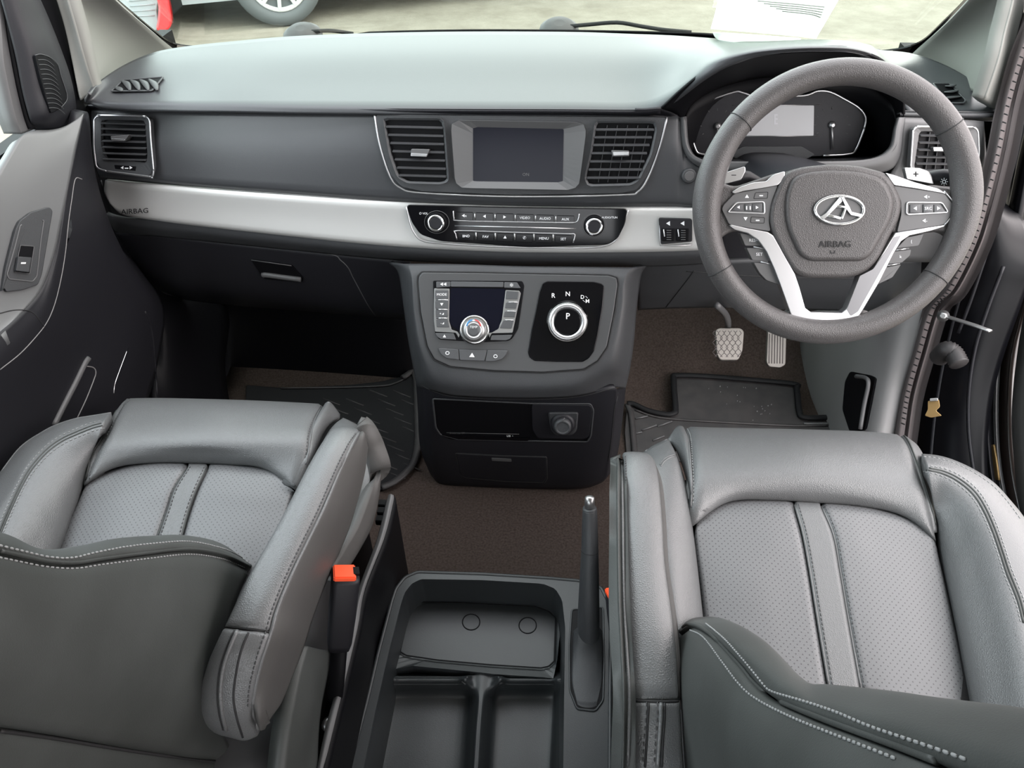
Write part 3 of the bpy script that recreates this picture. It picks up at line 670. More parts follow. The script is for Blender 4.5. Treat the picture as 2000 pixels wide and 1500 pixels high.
tu2 = plate('silver_spoke_trim', rnd(Z8((1390,62),(1450,78),(1600,130),(1760,172),(1815,208),(1750,198),(1600,172),(1450,150)), 3), fW, -.012, .003, 'satin', sw, bev=1.5)
line('silver_edge', Z8((1800,190),(1870,270),(1882,300),(1872,345),(1800,430)), fW, .001, 1.6, 'satin', sw, n=3)
# switch pods
pl_ = plate('switch_pod', rnd(Z8((335,208),(640,150),(600,260),(578,400),(590,472),(430,447),(300,425),(248,318),(258,290)), 5), fW, -.012, .0015, 'plastic_grey', sw, bev=1.2)
pr_ = plate('switch_pod', rnd(Z8((1440,150),(1620,178),(1800,205),(1868,290),(1866,335),(1800,425),(1470,478),(1500,350),(1497,260)), 5), fW, -.012, .0015, 'plastic_grey', sw, bev=1.2)
line('chrome_frame', rnd(Z8((350,272),(545,265),(548,348),(290,338)), 5), fW, .003, 1.5, 'satin', pl_, closed=True, smooth=False)
line('chrome_frame', rnd(Z8((1540,268),(1785,270),(1830,338),(1538,354)), 5), fW, .003, 1.5, 'satin', pr_, closed=True, smooth=False)
for P_, g_ in ((Z8((352,285),(395,282),(395,325),(318,325)), '◄'), (Z8((412,282),(458,280),(458,330),(412,328)), '▮▮'), (Z8((462,280),(530,278),(530,335),(462,330)), '►')):
    b = plate('button', P_, fW, .0012, .003, 'button', pl_, bev=.6); q = (sum(p[0] for p in P_)/4, sum(p[1] for p in P_)/4); text(g_, fW, q[0], q[1], 5, 'icon', b, h=.0033)
for P_, g_ in ((Z8((1562,284),(1635,283),(1635,340),(1562,342)), '◄'), (Z8((1655,283),(1725,286),(1725,338),(1655,340)), 'SRC'), (Z8((1730,286),(1775,288),(1812,335),(1730,338)), '►')):
    b = plate('button', P_, fW, .0012, .003, 'button', pr_, bev=.6); q = (sum(p[0] for p in P_)/4, sum(p[1] for p in P_)/4); text(g_, fW, q[0], q[1], 6, 'icon', b, h=.0033)
for P_, g_ in ((Z8((485,200),(572,196),(568,240),(472,243)), '↰'), (Z8((455,370),(548,375),(545,414),(450,410)), '⚙')):
    line('button_outline', rnd(P_, 2), fW, .0018, .6, 'seam_dark', pl_, closed=True, smooth=False); q = (sum(p[0] for p in P_)/4, sum(p[1] for p in P_)/4); text('▬', fW, q[0], q[1], 5, 'icon', pl_, h=.002)
for g_, x, y, p_ in (('▲', 425, 228, pl_), ('▼', 415, 385, pl_), ('◄+', 1680, 232, pr_), ('◄-', 1665, 398, pr_)):
    q = Z8((x, y))[0]; text(g_, fW, q[0], q[1], 6, 'icon', p_, h=.002)
lb = [(Z8((375,482),(480,500),(528,545),(560,572),(412,572)), 'RES+'), (Z8((420,585),(562,592),(602,678),(462,672)), 'SET'), (Z8((470,688),(606,700),(650,845),(560,812),(512,762)), '')]
rb = [(Z8((1540,512),(1660,487),(1622,572),(1465,592)), '✆'), (Z8((1440,612),(1570,598),(1562,640),(1505,690),(1405,700)), '⇄'), (Z8((1392,722),(1500,702),(1440,792),(1330,845)), '')]
for Q_ in (lb, rb):
    for P_, g_ in Q_:
        b = plate('button', rnd(P_, 3), fW, -.018, -.004, 'plastic_grey', sw, bev=1); q = (sum(p[0] for p in P_)/len(P_), sum(p[1] for p in P_)/len(P_))
        if g_: text({'✆': '(', '⇄': 'k'}.get(g_, g_), fW, q[0], q[1], 6, 'icon', b, h=-.0037)
for P_ in (((470,578),(560,596)), ((520,683),(602,702)), ((1460,603),(1555,590)), ((1398,712),(1492,695))):
    line('silver_bar', Z8(*P_), fW, -.004, 1.3, 'satin', sw, smooth=False)
# airbag cover
ab = blob('airbag_cover', Z8((690,60),(800,22),(1000,2),(1200,14),(1390,62),(1450,140),(1495,235),(1503,300),(1480,400),(1420,505),(1350,650),(1290,725),(1210,775),(1120,797),(860,797),(765,768),(700,680),(605,500),(578,400),(590,280),(645,145)), -.03, .006, 'wheel', sw, 9)
ab2 = blob('pad', Z8((740,90),(850,55),(1000,42),(1200,52),(1350,90),(1410,150),(1448,240),(1450,300),(1425,400),(1290,640),(1225,680),(860,680),(790,640),(705,450),(690,330),(695,220)), .003, .0115, 'wheel', ab, 9, bh=.006)
q = Z8((1040,562))[0]; text('AIRBAG', fW, q[0], q[1], 13, 'seam_dark', ab, name='airbag_lettering', h=.0128)
line('airbag_symbol', Z8((1008,605),(1012,622),(1035,624),(1040,605)), fW, .0125, .8, 'seam_dark', ab, smooth=False)
# emblem: oval ring round a folded chrome H
em = plate('emblem', circ(*Z8((1070,322))[0], 49, 28, 40), fW, .0115, .0125, 'plastic_grey', sw)
line('emblem_ring', circ(*Z8((1070,322))[0], 47.5, 27.5, 40), fW, .0145, 3, 'chrome', em, closed=True, smooth=False)
for P_ in (Z8((1075,228),(1088,262),(1000,352),(958,392),(932,372),(975,345)), Z8((1078,228),(1105,240),(1140,300),(1155,335),(1228,352),(1222,372),(1150,358),(1124,325),(1095,262)),
           Z8((1052,288),(1124,296),(1120,310),(1048,302)), Z8((1000,352),(1082,372),(1078,388),(985,368)), Z8((1106,308),(1122,308),(1094,386),(1078,380))):
    plate('emblem_bar', P_, fW, .012, .0165, 'chrome', em, bev=.7)
# paddles
lp = plate('shift_paddle', rnd(Z8((240,112),(268,62),(412,17),(416,50),(385,112),(272,142),(255,135)), 4), fW, -.03, -.022, 'satin', sw, bev=1.2); q = Z8((333,76))[0]; text('–', fW, q[0], q[1], 12, 'seam_dark', lp, h=-.0215, bold=.02)
rp_ = plate('shift_paddle', rnd([(1766,327),(1796,328),(1813,334),(1820,345),(1824,360),(1771,350)], 3), fW, -.03, -.022, 'metal', sw, bev=1.2); text('+', fW, 1789, 341, 14, 'seam_dark', rp_, h=-.0215, bold=.02)
# steering column and stalks
col = thing('steering_column', 'dark steering column shroud behind the wheel', 'steering column', AT(1560, 480, 1.1))
cA = WC-WN*.03; dirc = Vector((0, 1, -.42)).normalized()
rows = []
for t, sx, sz in ((0, .05, .045), (.05, .058, .055), (.12, .062, .06), (.22, .065, .065), (.36, .068, .07)):
    c = cA+dirc*t-Vector((0, 0, .005)); rows.append([c+WX*sx*math.copysign(abs(math.cos(a))**.6, math.cos(a))+WU*sz*math.copysign(abs(math.sin(a))**.6, math.sin(a)) for a in [2*math.pi*k/28 for k in range(28)]])
vs = [p for r in rows for p in r]; fs = [(i*28+k, i*28+(k+1) % 28, (i+1)*28+(k+1) % 28, (i+1)*28+k) for i in range(len(rows)-1) for k in range(28)]+[tuple(reversed(range(28)))]
mk('shroud', vs, fs, 'plastic_dark', col)
def stalk(a, b, c, sym=None):
    Q = crline([a, b, c], 6); o = sweep('stalk', Q, [.007]*6+[.0085+.003*min(1, i/3) for i in range(len(Q)-6)], 'plastic_dark', col, seg=14); return o
stalk(WC-WN*.07+WX*.04, AT(1800, 352, .99), AT(1868, 348, .985))
stalk(WC-WN*.07-WX*.04, AT(1460, 346, .99), AT(1405, 372, .985))
fT = Frame(AT(1844, 350, .975), -ray(1844, 350)); line('light_symbol', circ(1844, 355, 3.2, 3.2, 12), fT, 0, .7, 'icon', col, closed=True, smooth=False)
for k in range(8):
    a = k*math.pi/4; line('light_symbol', [(1844+5*math.cos(a), 355+5*math.sin(a)), (1844+7.5*math.cos(a), 355+7.5*math.sin(a))], fT, 0, .6, 'icon', col, smooth=False)
# ================================================================== CENTRE STACK
st = thing('centre_stack', 'dark centre console tower below the dashboard with grained padded surround', 'console', (0, 1.1, 0))
def sk(px, py): 
    # front surface of the upper tower, leaning back at the top
    a, b = AT(1000, 535, 1.168), AT(1000, 715, 1.076)
    return Frame(a, (b-a).cross(Vector((1, 0, 0))))
fK2 = sk(0, 0)
def on(px, py, h=0): return fK2.at(px, py, h)
pad = panel('padded_surround', [
    [on(760,514,-.05), on(790,515,-.02), on(812,515,-.012), on(900,516,-.008), on(1020,520,-.008), on(1130,521,-.008), on(1215,522,-.012), on(1240,522,-.02), on(1262,520,-.05)],
    [on(778,535,-.05), on(800,540,-.006), on(818,545,0), on(900,545,0), on(1020,545,0), on(1130,545,0), on(1206,548,0), on(1225,545,-.006), on(1252,540,-.05)],
    [on(788,600,-.06), on(804,600,-.006), on(822,600,0), on(900,600,0), on(1020,600,0), on(1130,600,0), on(1199,600,0), on(1222,600,-.006), on(1244,600,-.055)],
    [on(797,665,-.07), on(812,665,-.008), on(834,665,0), on(900,668,0), on(1020,670,0), on(1130,670,0), on(1186,672,0), on(1212,668,-.008), on(1238,670,-.06)],
    [on(806,715,-.08), on(824,712,-.012), on(852,712,-.002), on(910,722,0), on(1020,728,0), on(1120,726,0), on(1168,716,-.003), on(1202,714,-.014), on(1231,718,-.07)],
    [on(812,745,-.09), on(832,742,-.022), on(870,750,-.008), on(930,756,-.004), on(1020,758,-.003), on(1110,756,-.004), on(1150,748,-.01), on(1192,738,-.03), on(1226,742,-.08)],
    [on(816,756,-.10), on(842,762,-.04), on(880,772,-.026), on(935,776,-.022), on(1020,778,-.02), on(1100,776,-.022), on(1150,769,-.028), on(1192,757,-.05), on(1222,758,-.09)]],
    'plastic', st, th=.008, n=(6, 6))
# lower tower
YB = 1.075
lowt = panel('lower_tower', [
    [(812,740,1.17),(824,748,1.11),(850,760,YB+.006),(930,768,YB),(1020,770,YB),(1100,768,YB),(1150,764,YB+.002),(1196,756,YB+.01),(1208,762,1.10),(1222,758,1.20)],
    [(816,800,1.17),(826,800,1.11),(850,800,YB+.004),(930,800,YB),(1020,800,YB),(1100,800,YB),(1150,800,YB),(1196,800,YB+.008),(1206,800,1.10),(1219,790,1.20)],
    [(820,870,1.17),(832,875,1.105),(856,878,YB+.002),(930,878,YB),(1020,878,YB),(1100,878,YB),(1150,876,YB),(1188,872,YB+.008),(1198,868,1.10),(1211,858,1.20)],
    [(834,915,1.17),(843,928,1.10),(862,938,YB+.002),(930,942,YB),(1020,944,YB),(1100,944,YB),(1140,942,YB),(1176,932,YB+.01),(1190,922,1.10),(1203,905,1.20)],
    [(850,925,1.19),(856,940,1.12),(870,951,YB+.018),(930,956,YB+.015),(1020,958,YB+.015),(1100,957,YB+.015),(1140,954,YB+.018),(1172,944,YB+.03),(1186,932,1.13),(1199,912,1.22)]],
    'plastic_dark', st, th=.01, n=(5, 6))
seam('panel_gap', [(822,752),(846,764),(880,774),(935,778),(1020,780),(1100,778),(1150,771),(1190,760),(1206,757)], [lowt, pad], .0012, 'seam_dark', st)
seam('panel_gap', [(1206,757),(1206,775),(1200,800),(1194,860),(1188,900)], [lowt], .001, 'seam_dark', st)
# matte bezel plate
fB = Frame(fK2.p, fK2.n)
BZ = [(826,532),(930,533),(1020,535),(1187,538),(1204,543),(1206,556),(1199,607),(1185,677),(1166,705),(1140,721),(1060,727),(965,724),(880,716),(849,702),(835,677),(822,610),(817,551),(818,540)]
plate('bezel_plate', rnd(BZ, 3), fB, -.004, .004, 'bezel', st, bev=2)
line('bezel_gap', rnd([(x+(x-1012)*.012, y+(y-630)*.014) for x, y in BZ], 3), fB, .001, 1.3, 'seam_dark', st, closed=True, smooth=False)
def Z6(*p): return zc(p, 820, 530, .2)
# climate control
cc = thing('climate_control_panel', 'grey climate control panel with small dark display and round temperature dial', 'control panel', fB.at(930, 700))
plate('backplate', rnd(Z6((130,90),(1000,95),(1020,140),(960,560),(900,660),(860,680),(640,690),(390,680),(190,665),(150,610),(130,130)), 3), fB, .003, .0055, 'plastic_black', cc, bev=.8)
plate('silver_surround', rnd(Z6((140,165),(290,170),(285,480),(310,570),(370,590),(390,620),(380,650),(350,600),(150,590),(138,480)), 2), fB, .005, .0075, 'metal', cc, bev=.6)
plate('silver_surround', rnd(Z6((838,182),(970,190),(985,215),(905,600),(700,605),(680,655),(670,600),(760,565),(800,480)), 2), fB, .005, .0075, 'metal', cc, bev=.6)
plate('display', rnd(Z6((300,160),(835,172),(800,440),(770,560),(700,600),(400,600),(300,520),(288,420)), 3), fB, .005, .0078, 'screen', cc)
for P_, g_ in ((Z6((160,100),(298,100),(298,150),(160,160)), '◄◄'), (Z6((302,98),(818,105),(815,155),(302,150)), ''), (Z6((825,105),(950,108),(985,165),(822,160)), '❄'),
             (Z6((150,185),(278,185),(276,268),(150,270)), 'MODE'), (Z6((150,285),(276,285),(276,362),(152,365)), '▼'), (Z6((155,378),(270,378),(270,448),(158,450)), '+◢'), (Z6((160,465),(270,465),(285,548),(165,545)), '-◢'),
             (Z6((150,602),(330,605),(355,668),(200,660),(165,635)), '▲'), (Z6((700,625),(905,620),(880,660),(840,675),(688,672)), ''),
             (Z6((845,192),(965,200),(955,275),(838,272)), ''), (Z6((840,305),(948,308),(938,365),(832,362)), ''), (Z6((830,392),(935,394),(925,450),(818,448)), ''), (Z6((815,480),(915,482),(895,560),(780,556)), '')):
    b = plate('button', rnd(P_, 1.5, 2), fB, .006, .0095, 'button', cc, bev=.8)
    if g_: q = (sum(p[0] for p in P_)/len(P_), sum(p[1] for p in P_)/len(P_)); text(g_, fB, q[0], q[1], 5, 'white', b, h=.0098)
for P_ in (((155,278),(275,278)), ((160,372),(270,372)), ((160,457),(268,457)), ((855,300),(955,300)), ((838,388),(940,388)), ((820,475),(920,475))):
    line('chrome_line', Z6(*P_), fB, .0095, .9, 'chrome', cc, smooth=False)
px, py = Z6((535,560))[0]; s_ = fB.scale(px, py); cD = fB.at(px, py+2, .006)
dl = lathe('temperature_dial', cD, fB.n, [(29*s_, 0), (29*s_, .005), (27*s_, .0065), (24*s_, .0065)], 'chrome', cc)
lathe('dial_body', cD, fB.n, [(24*s_, .004), (23*s_, .012), (21*s_, .016), (17*s_, .018)], 'metal', dl)
lathe('dial_ring', cD, fB.n, [(17*s_, .015), (16*s_, .0195), (13*s_, .0195), (12*s_, .017)], 'satin', dl)
lathe('dial_cap', cD, fB.n, [(12*s_, .015), (11*s_, .0185), (8*s_, .019)], 'button', dl)
fD = Frame(cD+fB.n*.0198, fB.n); px2, py2 = Z6((525,535))[0]
line('cold_mark', [(px2+14*math.cos(a)*.95, py2-13*math.sin(a)*.95) for a in [RAD(100+k*10) for k in range(9)]], fD, 0, 1.3, 'blue', dl, smooth=False)
line('hot_mark', [(px2+14*math.cos(a)*.95, py2-13*math.sin(a)*.95) for a in [RAD(0+k*10) for k in range(9)]], fD, 0, 1.3, 'red_mark', dl, smooth=False)
text('TEMP', fD, px2, py2+2, 4.5, 'white', dl, h=0)
# hazard button strip
hz = thing('hazard_button_strip', 'curved strip of three buttons with a white warning triangle', 'button strip', fB.at(925, 705))
for i, P_ in enumerate((Z6((180,752),(210,750),(375,760),(385,865),(260,850),(205,810)), Z6((382,762),(655,768),(632,876),(390,868)), Z6((660,768),(860,772),(840,820),(800,860),(720,880),(640,878)))):
    b = plate('button', rnd(P_, 2, 2), fB, .003, .0085, 'button', hz, bev=1.2)
    q = (sum(p[0] for p in P_)/len(P_), sum(p[1] for p in P_)/len(P_))
    if i == 1: plate('triangle', Z6((510,795),(535,838),(482,836)), fB, .0086, .0092, 'white', b)
    else: line('symbol', circ(q[0]+(0 if i == 0 else -3), q[1], 3.5, 3, 10), fB, .009, .7, 'icon', b, closed=True, smooth=False)
# rotary gear selector
gs = thing('rotary_gear_selector', 'gloss black gear selector plate with chrome rotary dial marked P', 'gear selector', fB.at(1110, 705))
GO = Z6((1195,120),(1240,95),(1700,100),(1780,120),(1800,150),(1785,350),(1740,620),(1700,780),(1650,850),(1590,885),(1350,885),(1120,875),(1070,840),(1055,790),(1090,560),(1130,380),(1165,200))
plate('faceplate', rnd(GO, 3), fB, .001, .006, 'gloss_black', gs, bev=1.6)
for g_, x, y in (('R', 1303, 238), ('N', 1445, 222), ('D', 1588, 252), ('M', 1637, 292)):
    q = Z6((x, y))[0]; text(g_, fB, q[0], q[1], 9 if g_ in 'RN' else 7.5, 'white', gs, name='gear_letter', h=.0063, bold=.01)
line('gear_letter', Z6((1618,242),(1640,262)), fB, .0063, .35, 'icon', gs, smooth=False); line('gear_letter', Z6((1590,278),(1612,298)), fB, .0063, .35, 'icon', gs, smooth=False)
px, py = Z6((1440,475))[0]; s_ = fB.scale(px, py); cG = fB.at(px, py+2, .006)
kd = lathe('dial', cG, fB.n, [(40*s_, 0), (40*s_, .004), (38*s_, .006), (38*s_, .022), (37*s_, .026)], 'chrome', gs, seg=48)
lathe('dial_top', cG, fB.n, [(37*s_, .024), (35.5*s_, .028), (31*s_, .0295), (27*s_, .028), (26*s_, .026)], 'satin', kd, seg=48)
lathe('dial_centre', cG, fB.n, [(27*s_, .02), (26.5*s_, .0268), (24*s_, .0272)], 'gloss_black', kd, seg=48)
fP2 = Frame(cG+fB.n*.0276, fB.n); text('P', fP2, *Z6((1445,440))[0], 12, 'white', kd, h=0, bold=.012)
# cubby, power outlet, ashtray
fY = Frame(AT(1000, 850, YB), Vector((0, -1, 0)))
cu_ = thing('storage_cubby', 'open black cubby with the power outlet in the console tower', 'storage tray', fY.at(1000, 860))
CO = [(845,779),(1035,788),(1153,789),(1159,801),(1154,851),(1147,863),(1020,861),(895,858),(860,849),(851,835)]
plate('opening', rnd(CO, 4), fY, -.004, .001, 'plastic_black', cu_)
line('rim', rnd(CO, 4), fY, .002, 1.4, 'plastic', cu_, closed=True, smooth=False)
plate('shelf', rnd([(858,849),(1036,856),(1030,862),(880,858)], 2), fY, .001, .003, 'gloss_black', cu_)
line('edge_line', [(872,845),(960,847),(1014,848)], fY, .0022, .5, 'plastic_grey', cu_, smooth=False)
text('Smoke max 12V', fY, 893, 846, 3.2, 'plastic_grey', cu_, h=.0025); text('USB  ⌁', fY, 996, 852, 3.2, 'icon', cu_, h=.0032)
plate('outlet_housing', rnd([(1038,789),(1154,791),(1157,802),(1151,852),(1140,858),(1050,856),(1040,840)], 6), fY, .001, .004, 'plastic_dark', cu_, bev=1.5)
plate('outlet_housing', rnd([(1070,805),(1130,805),(1127,840),(1118,850),(1085,850),(1076,840)], 6), fY, .004, .010, 'plastic', cu_, bev=3)
po = thing('power_outlet_plug', 'round black socket cap in the console tower', 'power outlet', fY.at(1099, 825)); s_ = fY.scale(1099, 825); cO = fY.at(1099, 826, .010)
on_ = Vector((0, -1, .35)).normalized()
lathe('collar', cO, on_, [(17*s_, -.004), (17*s_, .006), (15*s_, .010), (13*s_, .011)], 'plastic_dark', po)
lathe('cap', cO, on_, [(12*s_, .006), (12*s_, .020), (10.5*s_, .023), (8*s_, .0235), (7.5*s_, .022)], 'plastic', po)
fO = Frame(cO+on_*.0235, on_); line('check_mark', [(1097,819),(1099,822),(1103,816)], fO, .0005, .8, 'plastic_grey', po, smooth=False)
AO = [(891,886),(980,891),(1066,893),(1068,933),(1062,942),(990,940),(912,933),(899,926)]
ad = plate('ashtray_door', rnd(AO, 3), fY, -.002, .002, 'plastic_dark', st, bev=1)
plate('finger_notch', rnd([(960,895),(998,897),(999,902),(961,900)], 1), fY, .002, .0035, 'plastic_grey', ad)
line('door_gap', rnd([(x+(x-980)*.012, y+(y-914)*.03) for x, y in AO], 3), fY, .0006, 1, 'seam_dark', st, closed=True, smooth=False)
# ================================================================== SEATS
def K4(*p): return [(400+x*.2, 760+y*.2) for x, y in p]
def K0(*p): return [(x*.2, 760+y*.2) for x, y in p]
def K17(*p): return [(1700+x*.2, 820+y*.2) for x, y in p]
def K12(*p): return [(1180+x*.2, 820+y*.2) for x, y in p]
def K13(*p): return [(1300+x*.36667, 950+y*.36667) for x, y in p]
def zz(P, z):
    """pixel points with heights; z a number or a list"""
    return [(p[0], p[1], z[i] if isinstance(z, (list, tuple)) else z) for i, p in enumerate(P)]
def cushion_core(par, x0, x1, y1):
    n = 6; P = [V3(x0+.03, y1, 0), V3(x1-.03, y1, 0), V3(x1, y1-.12, 0), V3(x1, .30, 0), V3(x0, .30, 0), V3(x0-.02, y1-.2, 0)]
    Q = crline(P, 4, True); k = len(Q)
    vs = [V3(q.x, q.y, .30) for q in Q]+[V3(q.x, q.y, .395) for q in Q]+[V3((x0+x1)/2+(q.x-(x0+x1)/2)*.94, .55+(q.y-.55)*.94, .412) for q in Q]
    fs = [(r*k+i, r*k+(i+1) % k, (r+1)*k+(i+1) % k, (r+1)*k+i) for r in range(2) for i in range(k)]+[tuple(reversed(range(k))), tuple(2*k+i for i in range(k))]
    mk('cushion_core', vs, fs, 'seam_dark', par)
# ---- passenger seat
ps = thing('front_seat', 'grey perforated leather passenger seat beside the closed left door', 'seat', (-.46, .5, 0), 'front seats')
box('seat_base', -.66, -.24, .30, .80, .10, .37, 'plastic_black', ps, .03)
cushion_core(ps, -.68, -.245, .78)
def rowpx(P, n=7): 
    Q = even(crline([Vector((x, y, 0)) for x, y in P], 6), n); return [(q.x, q.y) for q in Q]
def zrow(P, zs, n=7):
    Q = rowpx(P, n); m = len(zs); out = []
    for i, q in enumerate(Q):
        t = i/(n-1)*(m-1); k = min(m-2, int(t)); out.append((q[0], q[1], zs[k]+(zs[k+1]-zs[k])*(t-k)))
    return out
# thigh roll
A0 = [(262,786),(350,790),(450,792),(560,797),(622,800)]
thP = panel('thigh_roll', [
    zrow([(247,790),(300,792),(400,794),(520,798),(628,802)], [.34,.34,.34]),
    zrow([(244,778),(290,777),(400,779),(520,783),(633,789)], [.405,.41,.405]),
    zrow([(236,790),(290,789),(400,791),(520,795),(626,802)], [.44,.45,.44]),
    zrow([(218,822),(290,824),(400,826),(500,829),(612,830)], [.458,.466,.458]),
    zrow([(198,862),(280,860),(400,862),(500,864),(606,858)], [.462,.466,.462]),
    zrow([(180,900),(270,888),(380,886),(500,892),(598,900)], [.452,.450,.452]),
    zrow([(164,946),(182,935),(212,922),(250,913),(300,909),(360,909),(420,911),(470,913),(500,916),(538,925),(558,934),(572,953)], [.438,.432,.43,.432,.438])],
    'leather', ps, th=.02, roll=(.012, .006, 'lrb'), ax='z')
gL = panel('roll_gusset', [zz([(250,776),(236,790),(220,818),(200,856),(180,884),(168,925),(164,946)], [.41,.43,.445,.452,.452,.44,.43]), zz([(238,790),(226,803),(212,822),(194,850),(176,886),(162,930),(161,948)], [.39,.40,.405,.41,.415,.42,.425])], 'leather', ps, th=.02, roll=(.006, .004, 'tb'), ax='z')
gR = panel('roll_gusset', [zz([(632,788),(616,816),(606,850),(602,884),(597,908),(574,952)], [.42,.45,.458,.455,.448,.435]), zz([(646,786),(638,806),(624,842),(613,878),(604,905),(582,950)], [.415,.44,.447,.448,.44,.43]), zz([(668,814),(662,820),(640,838),(625,866),(612,900),(588,950)], [.38,.40,.415,.42,.42,.42])], 'leather', ps, th=.02, roll=(.006, .004, 'tb'), ax='z')
ZI = [.43, .428, .424, .42]
insL = panel('perforated_insert', [
    zz([(166,934),(190,922),(225,911),(262,903),(312,899),(364,900)], .415),
    zz([(164,946),(190,932),(225,921),(262,913),(312,909),(364,911)], [.428,.43,.432,.434,.436,.436]),
    zz([(150,978),(186,968),(224,960),(262,955),(302,953),(338,953)], [.424,.43,.434,.436,.437,.436]),
    zz([(132,1014),(172,1008),(212,1002),(250,999),(288,997),(323,997)], [.42,.426,.43,.432,.432,.431]),
    zz([(112,1062),(156,1060),(196,1058),(236,1056),(272,1054),(304,1053)], [.416,.422,.426,.428,.428,.427]),
    zz([(86,1130),(130,1130),(172,1130),(212,1130),(248,1130),(278,1130)], [.412,.416,.42,.422,.422,.421])], 'leather_perforated', ps, th=.02, roll=(.006, .003, 'lr'), ax='z')
mid = panel('centre_strip', [zz([(366,900),(384,900),(404,901)], .416), zz([(366,911),(384,911),(404,912)], .437), zz([(340,953),(362,953),(384,953)], .438), zz([(325,997),(347,997),(368,997)], .433), zz([(306,1053),(330,1053),(352,1053)], .429), zz([(280,1130),(306,1130),(332,1130)], .423)], 'leather', ps, th=.02, roll=(.004, .002, 'lr'), ax='z')
insR = panel('perforated_insert', [
    zz([(406,901),(440,901),(475,903),(505,907),(540,915),(574,944)], .415),
    zz([(406,912),(440,912),(475,914),(505,918),(538,926),(572,954)], [.436,.436,.434,.433,.432,.43]),
    zz([(386,953),(425,953),(462,955),(500,958),(540,962),(570,968)], [.436,.437,.436,.434,.43,.426]),
    zz([(370,997),(410,998),(450,999),(490,1001),(530,1003),(560,1006)], [.431,.432,.432,.43,.426,.422]),
    zz([(354,1053),(392,1054),(430,1056),(470,1058),(508,1060),(545,1062)], [.427,.428,.428,.426,.422,.418]),
    zz([(334,1130),(370,1130),(406,1130),(446,1130),(484,1130),(520,1130)], [.421,.422,.422,.42,.416,.412])], 'leather_perforated', ps, th=.02, roll=(.006, .003, 'lr'), ax='z')
bolL = panel('side_bolster', [
    zz([(216,812),(180,818),(150,823),(112,835),(84,849),(40,879),(0,932),(-50,1010),(-80,1120)], .42),
    zz([(217,806),(180,812),(150,817),(112,829),(84,843),(40,873),(0,924),(-48,1000),(-80,1110)], .455),
    zz([(208,818),(180,822),(150,830),(118,842),(88,862),(52,892),(18,948),(-20,1010),(-50,1110)], .475),
    zz([(200,832),(180,835),(150,847),(120,861),(90,883),(60,917),(40,951),(20,993),(-8,1070)], .478),
    zz([(195,850),(178,855),(155,868),(130,885),(106,910),(82,945),(66,975),(50,1010),(22,1070)], .472),
    zz([(182,880),(176,888),(165,900),(150,918),(134,940),(116,970),(100,998),(86,1028),(60,1075)], .455),
    zz([(174,908),(170,918),(165,934),(157,955),(148,978),(136,1005),(126,1030),(116,1055),(100,1092)], .43), zz([(182,915),(178,925),(173,941),(166,962),(158,985),(147,1012),(138,1037),(129,1062),(114,1099)], .40)], 'leather', ps, th=.015, ax='z')
bolR = panel('side_bolster', [
    zz([(668,815),(652,826),(636,845),(618,880),(604,920),(580,965),(556,1010),(530,1060)], [.41,.425,.43,.43,.43,.43,.425,.42]),
    zz([(682,821),(672,832),(656,855),(640,890),(622,930),(604,975),(580,1020),(560,1065)], [.42,.445,.455,.46,.46,.46,.455,.45]),
    zz([(697,829),(692,842),(684,865),(672,900),(660,940),(644,985),(626,1030),(606,1075)], [.42,.448,.46,.466,.468,.468,.465,.46]),
    zz([(710,838),(714,850),(722,872),(732,900),(726,950),(712,1000),(694,1055),(660,1110)], [.40,.41,.43,.44,.445,.445,.44,.435])], 'leather', ps, th=.02, roll=(.004, .004, 't'), ax='z')
skirtR = panel('side_skirt', [
    [(697,829,-.205),(712,845,-.196),(724,872,-.188),(738,898,-.178),(732,935,-.176),(716,985,-.178),(698,1030,-.182),(672,1075,-.188),(650,1110,-.19)],
    [(703,830,-.200),(716,843,-.190),(730,872,-.180),(743,915,-.170),(740,950,-.170),(730,1000,-.173),(712,1045,-.177),(688,1085,-.183),(664,1125,-.187)],
[(704,848,-.200),(717,862,-.190),(732,896,-.180),(743,940,-.172),(738,985,-.174),(726,1030,-.178),(708,1065,-.182),(684,1105,-.185),(662,1140,-.188)]], 'leather_side', ps, th=.015, ax='x')
for pts, ob in ((K0((1235,90),(1165,165),(1080,310),(980,500),(890,640),(862,760),(838,890)), [thP, gL]),):
    stitches('stitching', [(x+6, y+4) for x, y in pts], [thP], 'thread_dark', thP); seam('seam_welt', pts, ob, .0012, 'leather_dark', thP)
stitches('stitching', K4((1135,160),(1060,290),(1010,450),(990,620),(960,740)), [thP], 'thread_dark', thP); seam('seam_welt', K4((1160,140),(1085,280),(1035,450),(1012,620),(985,735)), [thP, gR], .0014, 'leather', thP)
for dx, m_ in ((-7, 'thread'), (7, 'thread')):
    stitches('stitching', [(x+dx*.6, y+dx*1.0) for x, y in [(198,830),(180,834),(150,846),(120,860),(90,882),(60,916),(40,950),(20,992),(2,1034),(-8,1060)]], [bolL], 'thread', bolL)
for d in (-2.2, 2.2): seam('seam_welt', [(x+d*.6, y+d) for x, y in [(199,829),(180,834),(150,846),(120,860),(90,882),(60,916),(40,950),(20,992),(2,1034),(-8,1060)]], [bolL], .0013, 'leather_dark', bolL)
seam('seam_welt', [(217,806),(180,812),(150,817),(112,829),(84,843),(40,873),(0,924)], [bolL], .001, 'leather', bolL)
for a, b in (([(366,913),(340,955),(325,999),(306,1053)], -1), ([(403,914),(384,955),(368,999),(353,1053)], 1)):
    stitches('stitching', [(x-b*5, y) for x, y in a], [mid], 'thread_dark', mid); seam('seam_welt', a, [mid, insL, insR], .0014, 'leather_dark', mid)
